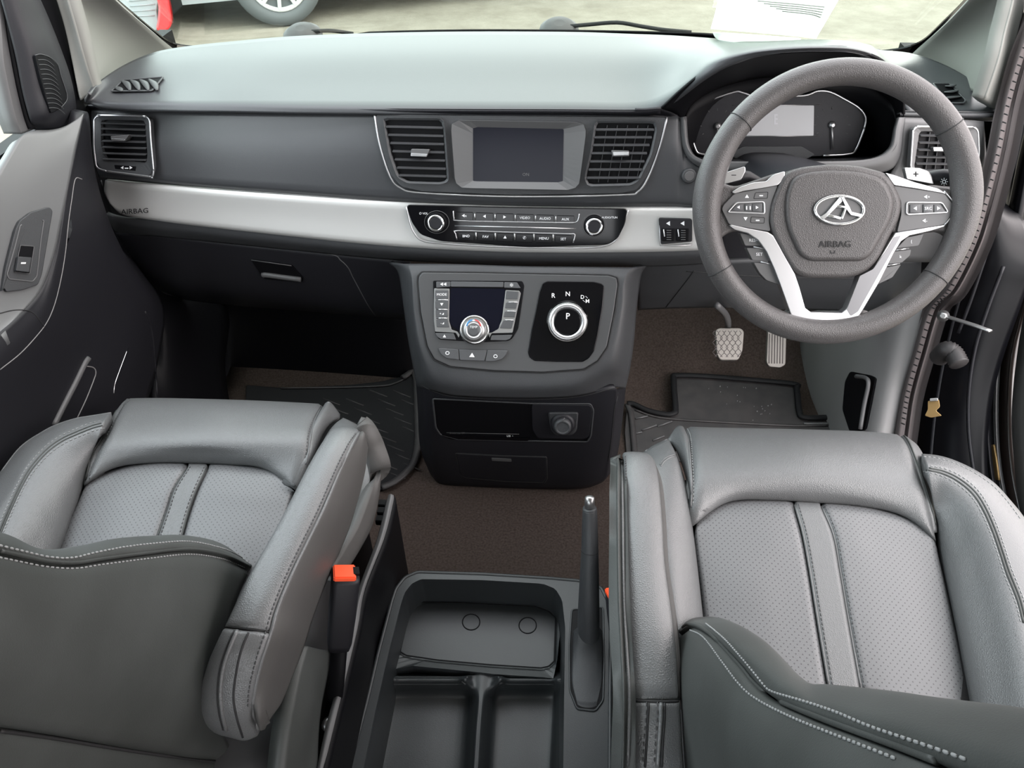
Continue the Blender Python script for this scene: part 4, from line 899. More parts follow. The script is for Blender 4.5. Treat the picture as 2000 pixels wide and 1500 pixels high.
# seatback seen from its inboard side
ZA = [.305, .305]
def backbody(par, xa, xb, dy=0):
    P = [(.42,.50),(.37,.60),(.30,.70),(.23,.79),(.19,.90),(.12,1.04),(.07,1.17),(.02,1.21),(-.05,1.19),(-.03,1.05),(.03,.85),(.11,.64),(.20,.47),(.28,.40),(.38,.42)]
    P = [(a+dy, b-abs(dy)*.6) for a, b in P]; n_ = len(P); cy = sum(p[0] for p in P)/n_; cz = sum(p[1] for p in P)/n_; vs = []; rg_ = [(xa, .9), (xa+(xb-xa)*.06, 1), (xb-(xb-xa)*.06, 1), (xb, .9)]
    for x, s_ in rg_: vs += [V3(x, cy+(p[0]-cy)*s_, cz+(p[1]-cz)*s_) for p in P]
    fs = [(r*n_+i, r*n_+(i+1) % n_, (r+1)*n_+(i+1) % n_, (r+1)*n_+i) for r in range(3) for i in range(n_)]+[tuple(range(n_)), tuple(reversed(range(3*n_, 4*n_)))]
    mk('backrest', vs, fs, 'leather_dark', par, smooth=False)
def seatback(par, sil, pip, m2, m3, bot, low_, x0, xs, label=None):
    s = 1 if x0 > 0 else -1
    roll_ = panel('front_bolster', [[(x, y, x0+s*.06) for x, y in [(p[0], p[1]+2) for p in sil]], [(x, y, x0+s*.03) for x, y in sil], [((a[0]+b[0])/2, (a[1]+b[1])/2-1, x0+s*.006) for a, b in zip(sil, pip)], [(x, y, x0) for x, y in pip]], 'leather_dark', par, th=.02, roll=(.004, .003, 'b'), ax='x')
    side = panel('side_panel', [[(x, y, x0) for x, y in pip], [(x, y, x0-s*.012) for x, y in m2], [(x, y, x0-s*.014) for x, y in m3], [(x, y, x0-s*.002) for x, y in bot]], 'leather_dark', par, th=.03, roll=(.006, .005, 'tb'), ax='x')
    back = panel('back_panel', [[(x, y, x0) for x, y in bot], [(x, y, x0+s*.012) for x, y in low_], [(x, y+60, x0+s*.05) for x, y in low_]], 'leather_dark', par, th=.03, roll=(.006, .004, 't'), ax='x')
    return roll_, side, back
def rs(P, n): return rowpx(P, n)
silP = rs([(-330,960),(-150,1003),(0,1040),(24,1050),(48,1062),(80,1072),(106,1076),(147,1068),(180,1060),(220,1053),(312,1046),(385,1048),(440,1065),(470,1084),(492,1104)], 13)
pipP = rs([(-330,985),(-150,1030),(0,1073),(37,1084),(92,1096),(147,1099),(202,1091),(293,1079),(367,1072),(422,1079),(460,1092),(490,1108)], 13)
m2P = rs([(-340,1120),(-150,1160),(0,1190),(150,1200),(300,1192),(400,1195),(452,1205)], 13)
m3P = rs([(-345,1260),(-150,1290),(0,1318),(150,1335),(280,1340),(370,1350),(420,1370)], 13)
botP = rs([(-350,1370),(-150,1402),(0,1427),(48,1433),(110,1442),(257,1466),(389,1484),(430,1486),(462,1489)], 13)
lowP = rs([(-350,1440),(-150,1480),(0,1520),(250,1560),(440,1580)], 13)
rP, sP, bP = seatback(ps, silP, pipP, m2P, m3P, botP, lowP, -.285, 0)
up8 = [(0,1066),(40,1076),(92,1088),(140,1090),(190,1079),(250,1068),(312,1061),(370,1058),(430,1070),(465,1085),(486,1101)]
dn8 = [(0,1090),(48,1100),(92,1108),(147,1111),(202,1103),(293,1091),(367,1083),(422,1089),(455,1099),(480,1109)]
stitches('stitching', up8, [rP, sP], 'thread', rP, pitch=.0055, ln=.0038, r=.0008); stitches('stitching', dn8, [sP, rP], 'thread', sP, pitch=.0055, ln=.0038, r=.0008)
seam('seam_welt', [(0,1076),(48,1087),(92,1096),(147,1099),(202,1091),(293,1079),(367,1072),(422,1079),(455,1090),(488,1107)], [rP, sP], .0016, 'leather_dark', rP)
seam('seam_welt', [(0,1428),(48,1434),(110,1443),(257,1467),(389,1485),(430,1488)], [sP, bP], .0014, 'seam_dark', bP)
# passenger armrest
backbody(ps, -.33, -.68)
ar = bpy.data.objects.new('armrest', None)
def armrest(par, topg, sideg, capg, endg, endside):
    t = panel('armrest', topg, 'leather', par, th=.03, roll=(.006, .004, 'lrb'), ax='z')
    g = [[], [], []]
    for a, b, c in zip(*sideg[0]):
        p = AT(a[0], a[1], a[2], 'z'); sg_ = sideg[1]
        g[0].append(p); g[1].append(AT(b[0], b[1], p.x+sg_*.007, 'x')); g[2].append(AT(c[0], c[1], p.x+sg_*.004, 'x'))
    s = panel('armrest_side', g, 'leather_side' if sg_ > 0 else 'leather_dark', t, th=.012, roll=(.005, .002, 'tb'))  # driver armrest face takes darker leather for the shade it lies in
    e = panel('pleated_end', endg, 'leather', t, th=.02, roll=(.005, .004, 'tlr'), ax='x' if False else 'z') if endg else None
    return t, s, e
aT, aS, aE = armrest(ps,
    [zz([(650,836),(676,833),(702,838)], [.575,.58,.57]), zz([(640,842),(672,838),(704,845)], [.592,.597,.588]), zz([(620,870),(654,868),(688,873)], [.60,.606,.598]), zz([(592,920),(630,922),(662,923)], [.602,.608,.60]),
     zz([(556,990),(598,993),(631,995)], [.602,.608,.60]), zz([(520,1056),(568,1060),(600,1056)], [.601,.607,.60]), zz([(484,1118),(536,1122),(570,1120)], [.60,.606,.60]), zz([(455,1178),(506,1182),(543,1184)], [.598,.605,.598]), zz([(434,1222),(484,1226),(529,1233)], [.595,.602,.595])],
    ([[(706, 840, 0.572), (690, 868, 0.586), (664, 920, 0.597), (633, 993, 0.6), (602, 1054, 0.6), (572, 1118, 0.6), (545, 1182, 0.598), (531, 1231, 0.594), (512, 1290, 0.576), (498, 1350, 0.553), (496, 1396, 0.532), (504, 1424, 0.49)], [(714, 850, 0.572), (706, 890, 0.586), (690, 940, 0.597), (664, 1003, 0.6), (636, 1062, 0.6), (608, 1126, 0.6), (582, 1190, 0.598), (562, 1240, 0.594), (542, 1296, 0.576), (524, 1350, 0.553), (511, 1404, 0.532), (510, 1427, 0.49)], [(720, 880, 0.572), (714, 930, 0.586), (704, 970, 0.597), (686, 1030, 0.6), (662, 1090, 0.6), (636, 1150, 0.6), (614, 1210, 0.598), (598, 1262, 0.594), (576, 1320, 0.576), (556, 1370, 0.553), (530, 1406, 0.532), (519, 1424, 0.49)]], 1), None,
    [zz([(434,1224),(450,1226),(470,1228),(498,1231),(529,1236)], [.594,.598,.60,.60,.595]), zz([(418,1258),(436,1262),(460,1266),(488,1268),(516,1274)], [.585,.592,.594,.592,.588]), zz([(402,1296),(420,1302),(446,1308),(476,1310),(505,1314)], [.568,.576,.578,.577,.573]),
     zz([(388,1345),(408,1352),(438,1358),(468,1362),(496,1364)], [.545,.553,.556,.554,.55]), zz([(383,1382),(404,1392),(436,1400),(466,1404),(493,1400)], [.52,.53,.533,.532,.528]), zz([(392,1410),(415,1420),(442,1428),(470,1432),(500,1424)], [.495,.503,.506,.506,.505]), zz([(412,1428),(430,1436),(450,1441),(478,1447),(508,1436)], [.47,.475,.478,.48,.485])], None)
seam('seam_welt', [(704,841),(688,868),(663,921),(632,994),(602,1055),(571,1119),(544,1183),(530,1232),(511,1290),(497,1350),(494,1389),(504,1426)], [aT, aS, aE], .0022, 'leather', aT)
stitches('stitching', [(694,848),(680,868),(654,920),(622,994),(592,1055),(561,1119),(534,1183),(520,1230),(500,1290),(487,1345),(484,1385)], [aT, aE], 'thread_dark', aT, pitch=.005, ln=.0036, r=.0009)
seam('seam_welt', [(434,1223),(470,1227),(500,1230),(528,1235)], [aT, aE], .0012, 'seam_dark', aT)
seam('pleat', [(466,1226),(450,1262),(436,1306),(431,1352),(434,1390),(442,1425)], [aE], .0024, 'leather', aE); seam('pleat', [(488,1229),(472,1268),(462,1310),(456,1360),(462,1400),(474,1440)], [aE], .0012, 'seam_dark', aE)
seam('pleat', [(460,1226),(444,1262),(430,1306),(425,1352),(428,1390),(436,1425)], [aE], .0012, 'seam_dark', aE)
# recliner cover and gap beneath the armrest
rc = panel('recliner_cover', [[(600,1262,-.20),(625,1268,-.196),(645,1270,-.195)], [(585,1310,-.20),(618,1315,-.192),(640,1318,-.192)], [(572,1370,-.20),(610,1378,-.19),(628,1380,-.192)], [(560,1440,-.20),(600,1445,-.19),(622,1445,-.193)], [(550,1540,-.20),(595,1540,-.19),(620,1540,-.193)]], 'leather_dark', ps, th=.02, ax='x')
# ---- driver seat
ds = thing('front_seat', 'grey perforated leather driver seat behind the steering wheel', 'seat', (.43, .5, 0), 'front seats')
box('seat_base', .22, .64, .30, .80, .10, .37, 'plastic_black', ds, .03)
cushion_core(ds, .245, .66, .78)
thD = panel('thigh_roll', [
    zrow([(1338,850),(1400,851),(1550,854),(1700,860),(1762,866)], [.34,.34,.34]),
    zrow([(1337,833),(1400,835),(1550,838),(1700,843),(1762,849)], [.405,.41,.405]),
    zrow([(1345,848),(1400,848),(1550,850),(1700,855),(1776,864)], [.44,.45,.44]),
    zrow([(1350,880),(1420,880),(1550,882),(1690,888),(1790,900)], [.458,.466,.458]),
    zrow([(1353,930),(1420,926),(1550,925),(1690,932),(1803,940)], [.462,.466,.462]),
    zrow([(1351,985),(1420,962),(1550,957),(1690,968),(1817,986)], [.452,.452,.452]),
    zrow([(1356,1028),(1372,1009),(1396,994),(1428,985),(1476,981),(1553,985),(1604,988),(1703,996),(1758,1010),(1795,1025),(1828,1052)], [.438,.432,.43,.432,.438])],
    'leather', ds, th=.02, roll=(.012, .006, 'lrb'), ax='z')
dgL = panel('roll_gusset', [zz([(1304,858),(1312,872),(1322,890),(1334,920),(1344,955),(1349,990)], .42), zz([(1322,833),(1330,850),(1338,886),(1345,930),(1349,965),(1351,995)], [.41,.44,.452,.455,.452,.44]), zz([(1337,832),(1346,852),(1351,886),(1354,930),(1353,965),(1352,995)], [.41,.44,.456,.458,.454,.445])], 'leather', ds, th=.02, roll=(.006, .004, 'tb'), ax='z')
dgR = panel('roll_gusset', [zz([(1764,848),(1776,864),(1790,900),(1804,940),(1818,986),(1829,1040)], [.41,.44,.456,.458,.45,.435]), zz([(1775,856),(1792,870),(1808,902),(1819,945),(1827,990),(1831,1040)], [.40,.42,.435,.44,.438,.43]), zz([(1776,862),(1796,878),(1811,910),(1822,955),(1829,1000),(1832,1042)], [.37,.385,.40,.415,.425,.425])], 'leather', ds, th=.02, roll=(.006, .004, 'tb'), ax='z')
dI = panel('perforated_insert', [
    zz([(1357,1018),(1374,1000),(1398,985),(1430,975),(1478,972),(1551,975)], .415),
    zz([(1357,1029),(1374,1011),(1398,996),(1430,986),(1478,983),(1551,986)], [.43,.432,.434,.436,.437,.437]),
    zz([(1360,1075),(1392,1060),(1426,1050),(1464,1045),(1510,1042),(1567,1044)], [.426,.43,.433,.435,.437,.436]),
    zz([(1368,1140),(1402,1132),(1440,1126),(1480,1122),(1530,1120),(1581,1120)], [.42,.425,.429,.431,.431,.431]),
    zz([(1378,1230),(1414,1226),(1454,1222),(1496,1220),(1545,1220),(1597,1220)], [.414,.419,.423,.425,.425,.425]),
    zz([(1390,1360),(1430,1360),(1472,1360),(1516,1360),(1568,1360),(1620,1360)], [.408,.413,.417,.419,.419,.418])], 'leather_perforated', ds, th=.02, roll=(.006, .003, 'lr'), ax='z')
dM = panel('centre_strip', [zz([(1552,975),(1577,976),(1603,978)], .416), zz([(1554,986),(1578,987),(1604,989)], .438), zz([(1570,1044),(1598,1044),(1627,1045)], .437), zz([(1584,1120),(1612,1120),(1641,1120)], .432), zz([(1600,1220),(1629,1220),(1658,1220)], .426), zz([(1623,1360),(1653,1360),(1683,1360)], .419)], 'leather', ds, th=.02, roll=(.004, .002, 'lr'), ax='z')
dJ = panel('perforated_insert', [
    zz([(1607,978),(1655,981),(1703,987),(1756,1000),(1795,1015),(1828,1042)], .415),
    zz([(1607,989),(1655,992),(1703,998),(1756,1011),(1795,1026),(1828,1053)], [.437,.437,.436,.434,.432,.43]),
    zz([(1630,1045),(1672,1048),(1712,1053),(1752,1062),(1792,1074),(1836,1090)], [.436,.437,.435,.433,.43,.426]),
    zz([(1644,1120),(1686,1124),(1728,1130),(1768,1137),(1808,1146),(1852,1155)], [.431,.432,.431,.429,.425,.42]),
    zz([(1661,1220),(1704,1226),(1748,1233),(1790,1242),(1832,1250),(1875,1260)], [.425,.426,.425,.423,.419,.414]),
    zz([(1686,1360),(1732,1370),(1776,1380),(1820,1390),(1862,1400),(1906,1410)], [.418,.419,.418,.416,.413,.408])], 'leather_perforated', ds, th=.02, roll=(.006, .003, 'lr'), ax='z')
dB = panel('side_bolster', [
    zz([(1800,900),(1830,902),(1860,910),(1900,928),(1940,955),(1972,990),(2004,1034),(2040,1110),(2080,1240),(2110,1400)], .42),
    zz([(1800,886),(1830,889),(1860,897),(1900,915),(1940,941),(1972,975),(2003,1015),(2040,1085),(2080,1220),(2110,1400)], .455),
    zz([(1806,900),(1835,904),(1865,914),(1900,934),(1932,960),(1958,992),(1982,1030),(2012,1090),(2050,1220),(2080,1400)], .475),
    zz([(1811,915),(1840,921),(1870,935),(1898,957),(1921,988),(1941,1032),(1958,1075),(1980,1130),(2006,1230),(2040,1400)], .48),
    zz([(1814,935),(1838,942),(1862,958),(1885,980),(1905,1012),(1922,1050),(1938,1095),(1955,1150),(1980,1250),(2010,1400)], .475),
    zz([(1820,970),(1836,978),(1852,992),(1866,1012),(1880,1040),(1892,1075),(1905,1115),(1920,1170),(1944,1270),(1968,1400)], .458),
    zz([(1828,1020),(1832,1035),(1837,1055),(1844,1080),(1851,1110),(1859,1145),(1868,1185),(1880,1240),(1896,1320),(1912,1410)], .43), zz([(1816,1022),(1820,1038),(1825,1060),(1831,1086),(1838,1116),(1846,1150),(1855,1190),(1867,1246),(1882,1326),(1898,1416)], .40)], 'leather', ds, th=.015, ax='z')
dA = panel('side_bolster', [
    zz([(1238,888),(1240,930),(1244,1000),(1250,1080),(1258,1160),(1270,1250)], [.42,.44,.445,.445,.44,.43]),
    zz([(1258,882),(1264,915),(1270,970),(1276,1050),(1284,1140),(1300,1250)], [.43,.455,.46,.46,.455,.445]),
    zz([(1276,870),(1290,900),(1300,960),(1306,1040),(1316,1130),(1332,1250)], [.435,.46,.468,.468,.462,.45]),
    zz([(1304,858),(1318,890),(1334,950),(1344,1030),(1352,1120),(1366,1250)], [.43,.455,.455,.45,.445,.43]),
    zz([(1306,862),(1324,895),(1344,960),(1355,1035),(1366,1120),(1380,1250)], [.41,.42,.425,.425,.42,.41])], 'leather', ds, th=.02, roll=(.006, .004, 'b'), ax='z')
seam('seam_welt', K12((780,60),(820,160),(840,400),(858,650),(846,850)), [thD, dgL], .0014, 'leather', thD); stitches('stitching', K12((800,70),(845,165),(862,400),(876,650),(866,850)), [thD], 'thread', thD)
seam('seam_welt', K17((320,140),(380,225),(450,400),(520,600),(590,830),(640,1030)), [thD, dgR], .0013, 'leather_dark', thD); stitches('stitching', K17((308,150),(365,235),(432,405),(503,605),(572,835),(620,1030)), [thD], 'thread_dark', thD)
dseam = [(1812,916),(1840,922),(1870,936),(1900,960),(1921,990),(1941,1034),(1957,1080),(1970,1120),(1990,1170),(2002,1215)]
for d in (-2.4, 2.4): seam('seam_welt', [(x+d, y-d*.8) for x, y in dseam], [dB], .0015, 'leather_dark', dB)
for d in (-7, 7): stitches('stitching', [(x+d, y-d*.8) for x, y in dseam], [dB], 'thread', dB)
stitches('stitching', [(1806,892),(1832,895),(1862,904),(1900,922),(1938,948),(1968,980),(1996,1018)], [dB], 'thread', dB)
for d in (0, 5): seam('seam_welt', K12(*[(x+d*2, y+d*3) for x, y in ((545,440),(570,400),(620,360),(700,335))]), [dA], .0012, 'leather', dA)
seam('seam_welt', K12((400,310),(440,270),(520,225),(620,190)), [dA], .0012, 'leather', dA)
for a, b in (([(1553,987),(1569,1044),(1583,1120),(1599,1220),(1620,1345)], -1), ([(1605,990),(1628,1045),(1642,1120),(1659,1220),(1683,1350)], 1)):
    stitches('stitching', [(x+7, y) for x, y in a], [dM, dJ], 'thread_dark', dM); seam('seam_welt', a, [dM, dI, dJ], .0018, 'leather', dM)
silD = rs([(1325,1229),(1331,1218),(1343,1211),(1374,1205),(1404,1207),(1437,1219),(1483,1246),(1518,1277),(1553,1313),(1577,1334),(1620,1338),(1685,1345),(1760,1354),(1832,1365),(2000,1387),(2200,1420)], 31)
pipD = rs([(1326,1236),(1334,1224),(1345,1219),(1367,1224),(1392,1242),(1413,1264),(1448,1303),(1472,1333),(1507,1361),(1553,1382),(1600,1401),(1640,1416),(1740,1452),(1850,1494),(2000,1560),(2200,1650)], 31)
m2D = rs([(1327,1300),(1345,1300),(1380,1320),(1420,1370),(1480,1430),(1600,1500),(1800,1600),(2100,1760)], 31)
m3D = rs([(1331,1400),(1350,1410),(1400,1450),(1480,1520),(1600,1600),(1800,1720),(2100,1880)], 31)
botD = rs([(1342,1560),(1400,1600),(1480,1660),(1600,1740),(1800,1850),(2100,2000)], 31)
lowD = rs([(1345,1640),(1400,1680),(1480,1740),(1600,1820),(1800,1930),(2100,2090)], 31)
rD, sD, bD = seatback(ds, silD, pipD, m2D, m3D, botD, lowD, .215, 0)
stitches('stitching', [(1379,1219),(1400,1235),(1421,1254),(1454,1291),(1478,1320),(1491,1336),(1507,1350),(1557,1366),(1630,1390),(1703,1420),(1780,1446),(1850,1470),(1900,1488)], [rD, sD], 'thread', rD, pitch=.0055, ln=.0038, r=.0008)
stitches('stitching', [(1340,1228),(1373,1244),(1410,1292),(1447,1340),(1483,1369),(1557,1406),(1667,1450),(1758,1486)], [sD], 'thread', sD, pitch=.0055, ln=.0038, r=.0008)
seam('seam_welt', [(1334,1225),(1345,1219),(1367,1224),(1392,1242),(1413,1264),(1448,1303),(1472,1333),(1507,1361),(1553,1382),(1600,1401),(1640,1416),(1740,1452),(1830,1486)], [rD, sD], .002, 'leather_dark', rD)
stitches('stitching', [(1470,1235),(1510,1262),(1545,1295),(1570,1325)], [rD], 'thread_dark', rD)
# driver armrest
backbody(ds, .275, .66, -.06)
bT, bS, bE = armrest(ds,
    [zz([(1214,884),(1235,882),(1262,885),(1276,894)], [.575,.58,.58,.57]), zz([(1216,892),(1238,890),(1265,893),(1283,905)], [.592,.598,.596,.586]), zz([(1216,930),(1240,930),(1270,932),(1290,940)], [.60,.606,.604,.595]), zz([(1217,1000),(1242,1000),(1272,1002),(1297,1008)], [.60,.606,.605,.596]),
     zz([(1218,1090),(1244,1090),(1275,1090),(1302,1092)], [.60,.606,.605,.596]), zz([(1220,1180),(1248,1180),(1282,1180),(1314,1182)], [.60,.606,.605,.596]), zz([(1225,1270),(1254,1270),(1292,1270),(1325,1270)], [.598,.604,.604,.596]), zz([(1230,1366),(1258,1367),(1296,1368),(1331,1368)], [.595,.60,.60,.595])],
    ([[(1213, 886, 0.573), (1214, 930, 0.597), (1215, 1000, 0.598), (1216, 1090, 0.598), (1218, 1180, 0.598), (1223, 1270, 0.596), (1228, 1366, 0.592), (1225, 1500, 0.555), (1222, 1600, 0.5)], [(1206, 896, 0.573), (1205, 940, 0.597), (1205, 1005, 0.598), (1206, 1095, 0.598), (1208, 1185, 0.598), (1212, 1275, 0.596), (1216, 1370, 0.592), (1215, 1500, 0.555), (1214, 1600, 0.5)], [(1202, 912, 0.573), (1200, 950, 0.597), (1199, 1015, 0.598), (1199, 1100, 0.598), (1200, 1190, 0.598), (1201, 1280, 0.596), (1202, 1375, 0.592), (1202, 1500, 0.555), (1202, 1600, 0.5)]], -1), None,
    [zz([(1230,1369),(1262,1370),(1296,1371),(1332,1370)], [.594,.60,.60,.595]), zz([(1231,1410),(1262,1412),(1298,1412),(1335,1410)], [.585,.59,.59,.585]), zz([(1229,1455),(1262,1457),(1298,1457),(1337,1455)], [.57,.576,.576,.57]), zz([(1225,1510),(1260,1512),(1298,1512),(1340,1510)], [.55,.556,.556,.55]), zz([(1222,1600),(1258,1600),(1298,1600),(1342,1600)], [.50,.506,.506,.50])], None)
panel('armrest_side', [zz([(1276,896),(1290,935),(1298,1005),(1303,1090),(1315,1180),(1327,1270),(1333,1366)], .585), zz([(1280,905),(1294,945),(1301,1015),(1306,1100),(1319,1190),(1331,1280),(1336,1376)], .555), zz([(1280,915),(1294,955),(1301,1025),(1306,1110),(1320,1200),(1332,1290),(1338,1386)], .50)], 'leather_side', bT, th=.01, ax='z')
seam('seam_welt', [(1214,886),(1215,930),(1216,1000),(1217,1090),(1219,1180),(1224,1270),(1229,1366),(1226,1495)], [bT, bS, bE], .0018, 'leather', bT)
stitches('stitching', [(1222,892),(1223,930),(1223,1000),(1224,1090),(1226,1180),(1231,1270),(1235,1362)], [bT], 'thread_dark', bT, pitch=.005, ln=.0036, r=.0009); stitches('stitching', [(1235,1376),(1235,1420),(1233,1496)], [bE], 'thread_dark', bE, pitch=.005, ln=.0036, r=.0009)
seam('seam_welt', [(1230,1368),(1262,1370),(1296,1371),(1330,1370)], [bT, bE], .0016, 'seam_dark', bT)
seam('pleat', [(1267,1373),(1265,1410),(1263,1450),(1260,1498)], [bE], .0012, 'seam_dark', bE); seam('pleat', [(1291,1374),(1290,1410),(1287,1450),(1284,1498)], [bE], .0022, 'leather', bE); seam('pleat', [(1298,1374),(1297,1410),(1294,1450),(1292,1498)], [bE], .0014, 'seam_dark', bE)
stitches('stitching', [(1263,1376),(1261,1410),(1258,1450),(1256,1498)], [bE], 'thread_dark', bE); stitches('stitching', [(1284,1376),(1283,1410),(1280,1450),(1278,1498)], [bE], 'thread_dark', bE)
# ================================================================== FLOOR LEVEL THINGS
# ---- centre tray
tr = thing('console_tray', 'long black plastic tray on the floor between the two seats', 'tray', (0, .5, 0))
def TZ(*p): return [(650+x*.36667, 950+y*.36667) for x, y in p]
ZR = .22
# outer shell and rim
OUT = [(765,1175),(773,1150),(790,1128),(815,1117),(943,1121),(1072,1129),(1130,1134),(1174,1147),(1188,1175),(1193,1210),(1192,1350),(1191,1600),(655,1600),(690,1470),(716,1372),(740,1270)]
INN = [(783,1180),(790,1158),(804,1140),(822,1131),(943,1133),(1060,1140),(1085,1150),(1098,1172),(1104,1225),(1102,1350),(1099,1600),(690,1600),(712,1490),(735,1380),(760,1270)]
OUT = rnd(OUT, 6, 3); INN = rnd(INN, 5, 3)
fZ = Frame(V3(0, .5, ZR), V3(0, 0, 1))
ringp('rim', OUT, INN, fZ, -.215, .0, 'tray', tr, N=160)
rim_e = line('rim_bead', OUT, fZ, .0, 3.2, 'tray', tr, closed=True, smooth=False)
def walls(name, top, zt, bot, zb, m):
    T = even([AT(x, y, zt, 'z') for x, y in top], 120, True); B = even([AT(x, y, zb, 'z') for x, y in bot], 120, True)
    vs = T+B+[p+V3(0, 0, -.002) for p in B]; k = 120
    fs = [(i, (i+1) % k, k+(i+1) % k, k+i) for i in range(k)]
    return mk(name, vs[:2*k], fs, m, tr)
# bin walls drop from the rim: project the same outline straight down
Tp = [AT(x, y, ZR, 'z') for x, y in INN]
k = len(Tp); ctr = sum(Tp, V3(0, 0, 0))/k
def ringdown(h, s): return [V3(p.x+(ctr.x-p.x)*s, p.y+(ctr.y-p.y)*s*.6, h) for p in Tp]
rg = [ringdown(ZR, -.01), ringdown(ZR-.012, .012), ringdown(.15, .03), ringdown(.1, .05)]
vs = [p for r in rg for p in r]; fs = [(i*k+j, i*k+(j+1) % k, (i+1)*k+(j+1) % k, (i+1)*k+j) for i in range(3) for j in range(k)]
mk('bin_wall', vs, fs, 'tray', tr)
PL = rnd(TZ((400,640),(470,617),(700,620),(1080,640),(1150,665),(1187,700),(1180,930),(1150,958),(1110,967),(840,950),(560,925),(390,900),(358,880),(372,780)), 3)
LEDGE = TZ((300,990),(320,880),(345,760),(370,640),(430,590),(1130,605),(1205,650),(1212,760),(1195,930),(1172,1032),(1150,1018),(860,1000),(780,990),(420,955),(330,962))
fL0 = Frame(V3(0, .5, .158), V3(0, 0, 1))
ringp('ledge', LEDGE, PL, fL0, -.02, .0, 'tray', tr, N=120, h2=-.004)
plate('upper_well', PL, fL0, -.03, -.004, 'tray', tr)
line('well_edge', PL, fL0, .0005, 1.2, 'plastic_black', tr, closed=True, smooth=False)
for c_ in ((737, 722), (1038, 740)):
    q = TZ(c_)[0]; line('moulded_circle', circ(q[0], q[1], 17, 15.5, 30), fL0, -.0035, 1.0, 'plastic_black', tr, closed=True, smooth=False)
# lower bins with rounded divider, height profile across x
rows = []
for yy, (lx, dx, rx) in ((1312, (764, 941, 1085)), (1325, (762, 941, 1085)), (1338, (760, 940, 1084)), (1352, (757, 939, 1083)), (1372, (753, 938, 1082)), (1420, (742, 934, 1080)), (1500, (724, 929, 1076)), (1620, (700, 922, 1072))):
    zf = {1325: .155, 1338: .145, 1352: .128, 1372: .118}.get(yy, .115)
    w_ = {1325: 26, 1338: 20, 1352: 14}.get(yy, 11); zd = .152
    rows.append([(lx-14, yy, .165, 'z'), (lx, yy, max(zf, .15), 'z'), (lx+8, yy, zf+.006, 'z'), (lx+26, yy, zf, 'z'), ((lx+dx)/2, yy, zf, 'z'), (dx-w_-22, yy, zf, 'z'), (dx-w_-6, yy, zf+.012, 'z'), (dx-w_+6, yy, zd, 'z'), (dx, yy, zd+.002, 'z'), (dx+w_-4, yy, zd, 'z'), (dx+w_+10, yy, zf+.012, 'z'), (dx+w_+24, yy, zf, 'z'), ((dx+rx)/2+6, yy, zf, 'z'), (rx-10, yy, zf, 'z'), (rx+4, yy, zf+.01, 'z'), (rx+16, yy, .165, 'z')])
panel('divided_bin', rows, 'tray', tr, th=.01, n=(4, 5))
# handbrake console top with slot
SL = rnd([(1117,1190),(1178,1186),(1180,1300),(1178,1368),(1163,1388),(1127,1384),(1113,1348),(1112,1260)], 6)
plate('lever_slot', SL, fZ, -.002, .0012, 'plastic_black', tr)
line('slot_edge', SL, fZ, .0015, 1.5, 'tray', tr, closed=True, smooth=False)
bt = panel('slot_boot', [[(1120,1232,.235,'z'),(1130,1224,.25,'z'),(1150,1222,.256,'z'),(1168,1224,.25,'z'),(1176,1232,.235,'z')], [(1118,1270,.225,'z'),(1130,1268,.232,'z'),(1148,1268,.234,'z'),(1166,1268,.232,'z'),(1177,1270,.225,'z')], [(1117,1330,.222,'z'),(1130,1332,.224,'z'),(1148,1333,.225,'z'),(1164,1332,.224,'z'),(1176,1330,.222,'z')], [(1128,1376,.222,'z'),(1136,1380,.222,'z'),(1148,1382,.222,'z'),(1158,1381,.222,'z'),(1166,1378,.222,'z')]], 'plastic', tr, th=.004, n=(4, 4))
# ---- handbrake lever
hb = thing('handbrake_lever', 'raised black handbrake lever with grey release button', 'handbrake', AT(1148, 1235, .235, 'z'))
def HB(py, z, cx): return AT(cx, py, z, 'z')
hp = [HB(1250, .222, 1149), HB(1215, .262, 1149.5), HB(1180, .295, 1150), HB(1130, .335, 1151), HB(1076, .375, 1152), HB(1030, .405, 1152), HB(1000, .425, 1152), HB(992, .431, 1151.5)]
sc = [(p-CAM).length/F for p in hp]
Q = crline(hp, 5); wpx = [20, 20, 19.5, 18, 16, 15, 14, 13]; R_ = []
for i in range(len(Q)):
    t = i/5; k0 = min(6, int(t)); wv = wpx[k0]+(wpx[k0+1]-wpx[k0])*(t-k0); R_.append(wv*(Q[i]-CAM).length/F)
grip = sweep('grip', Q, R_, 'plastic', hb, seg=20, flat=1.1)
seam_c = Q[20]; tdir = (Q[21]-Q[19]).normalized(); uu = (V3(0, 0, 1)-tdir*tdir.z).normalized(); ss = tdir.cross(uu)
sweep('grip_joint', [seam_c+(ss*math.cos(a)+uu*math.sin(a)*1.1)*R_[20]*1.005 for a in [2*math.pi*i/24 for i in range(24)]], .0006, 'seam_dark', grip, closed=True, seg=5)
sweep('release_button', [hp[-1], hp[-1]+tdir*.010, hp[-1]+tdir*.016, hp[-1]+tdir*.018], [.0072, .0072, .0068, .004], 'metal', hb, seg=16)
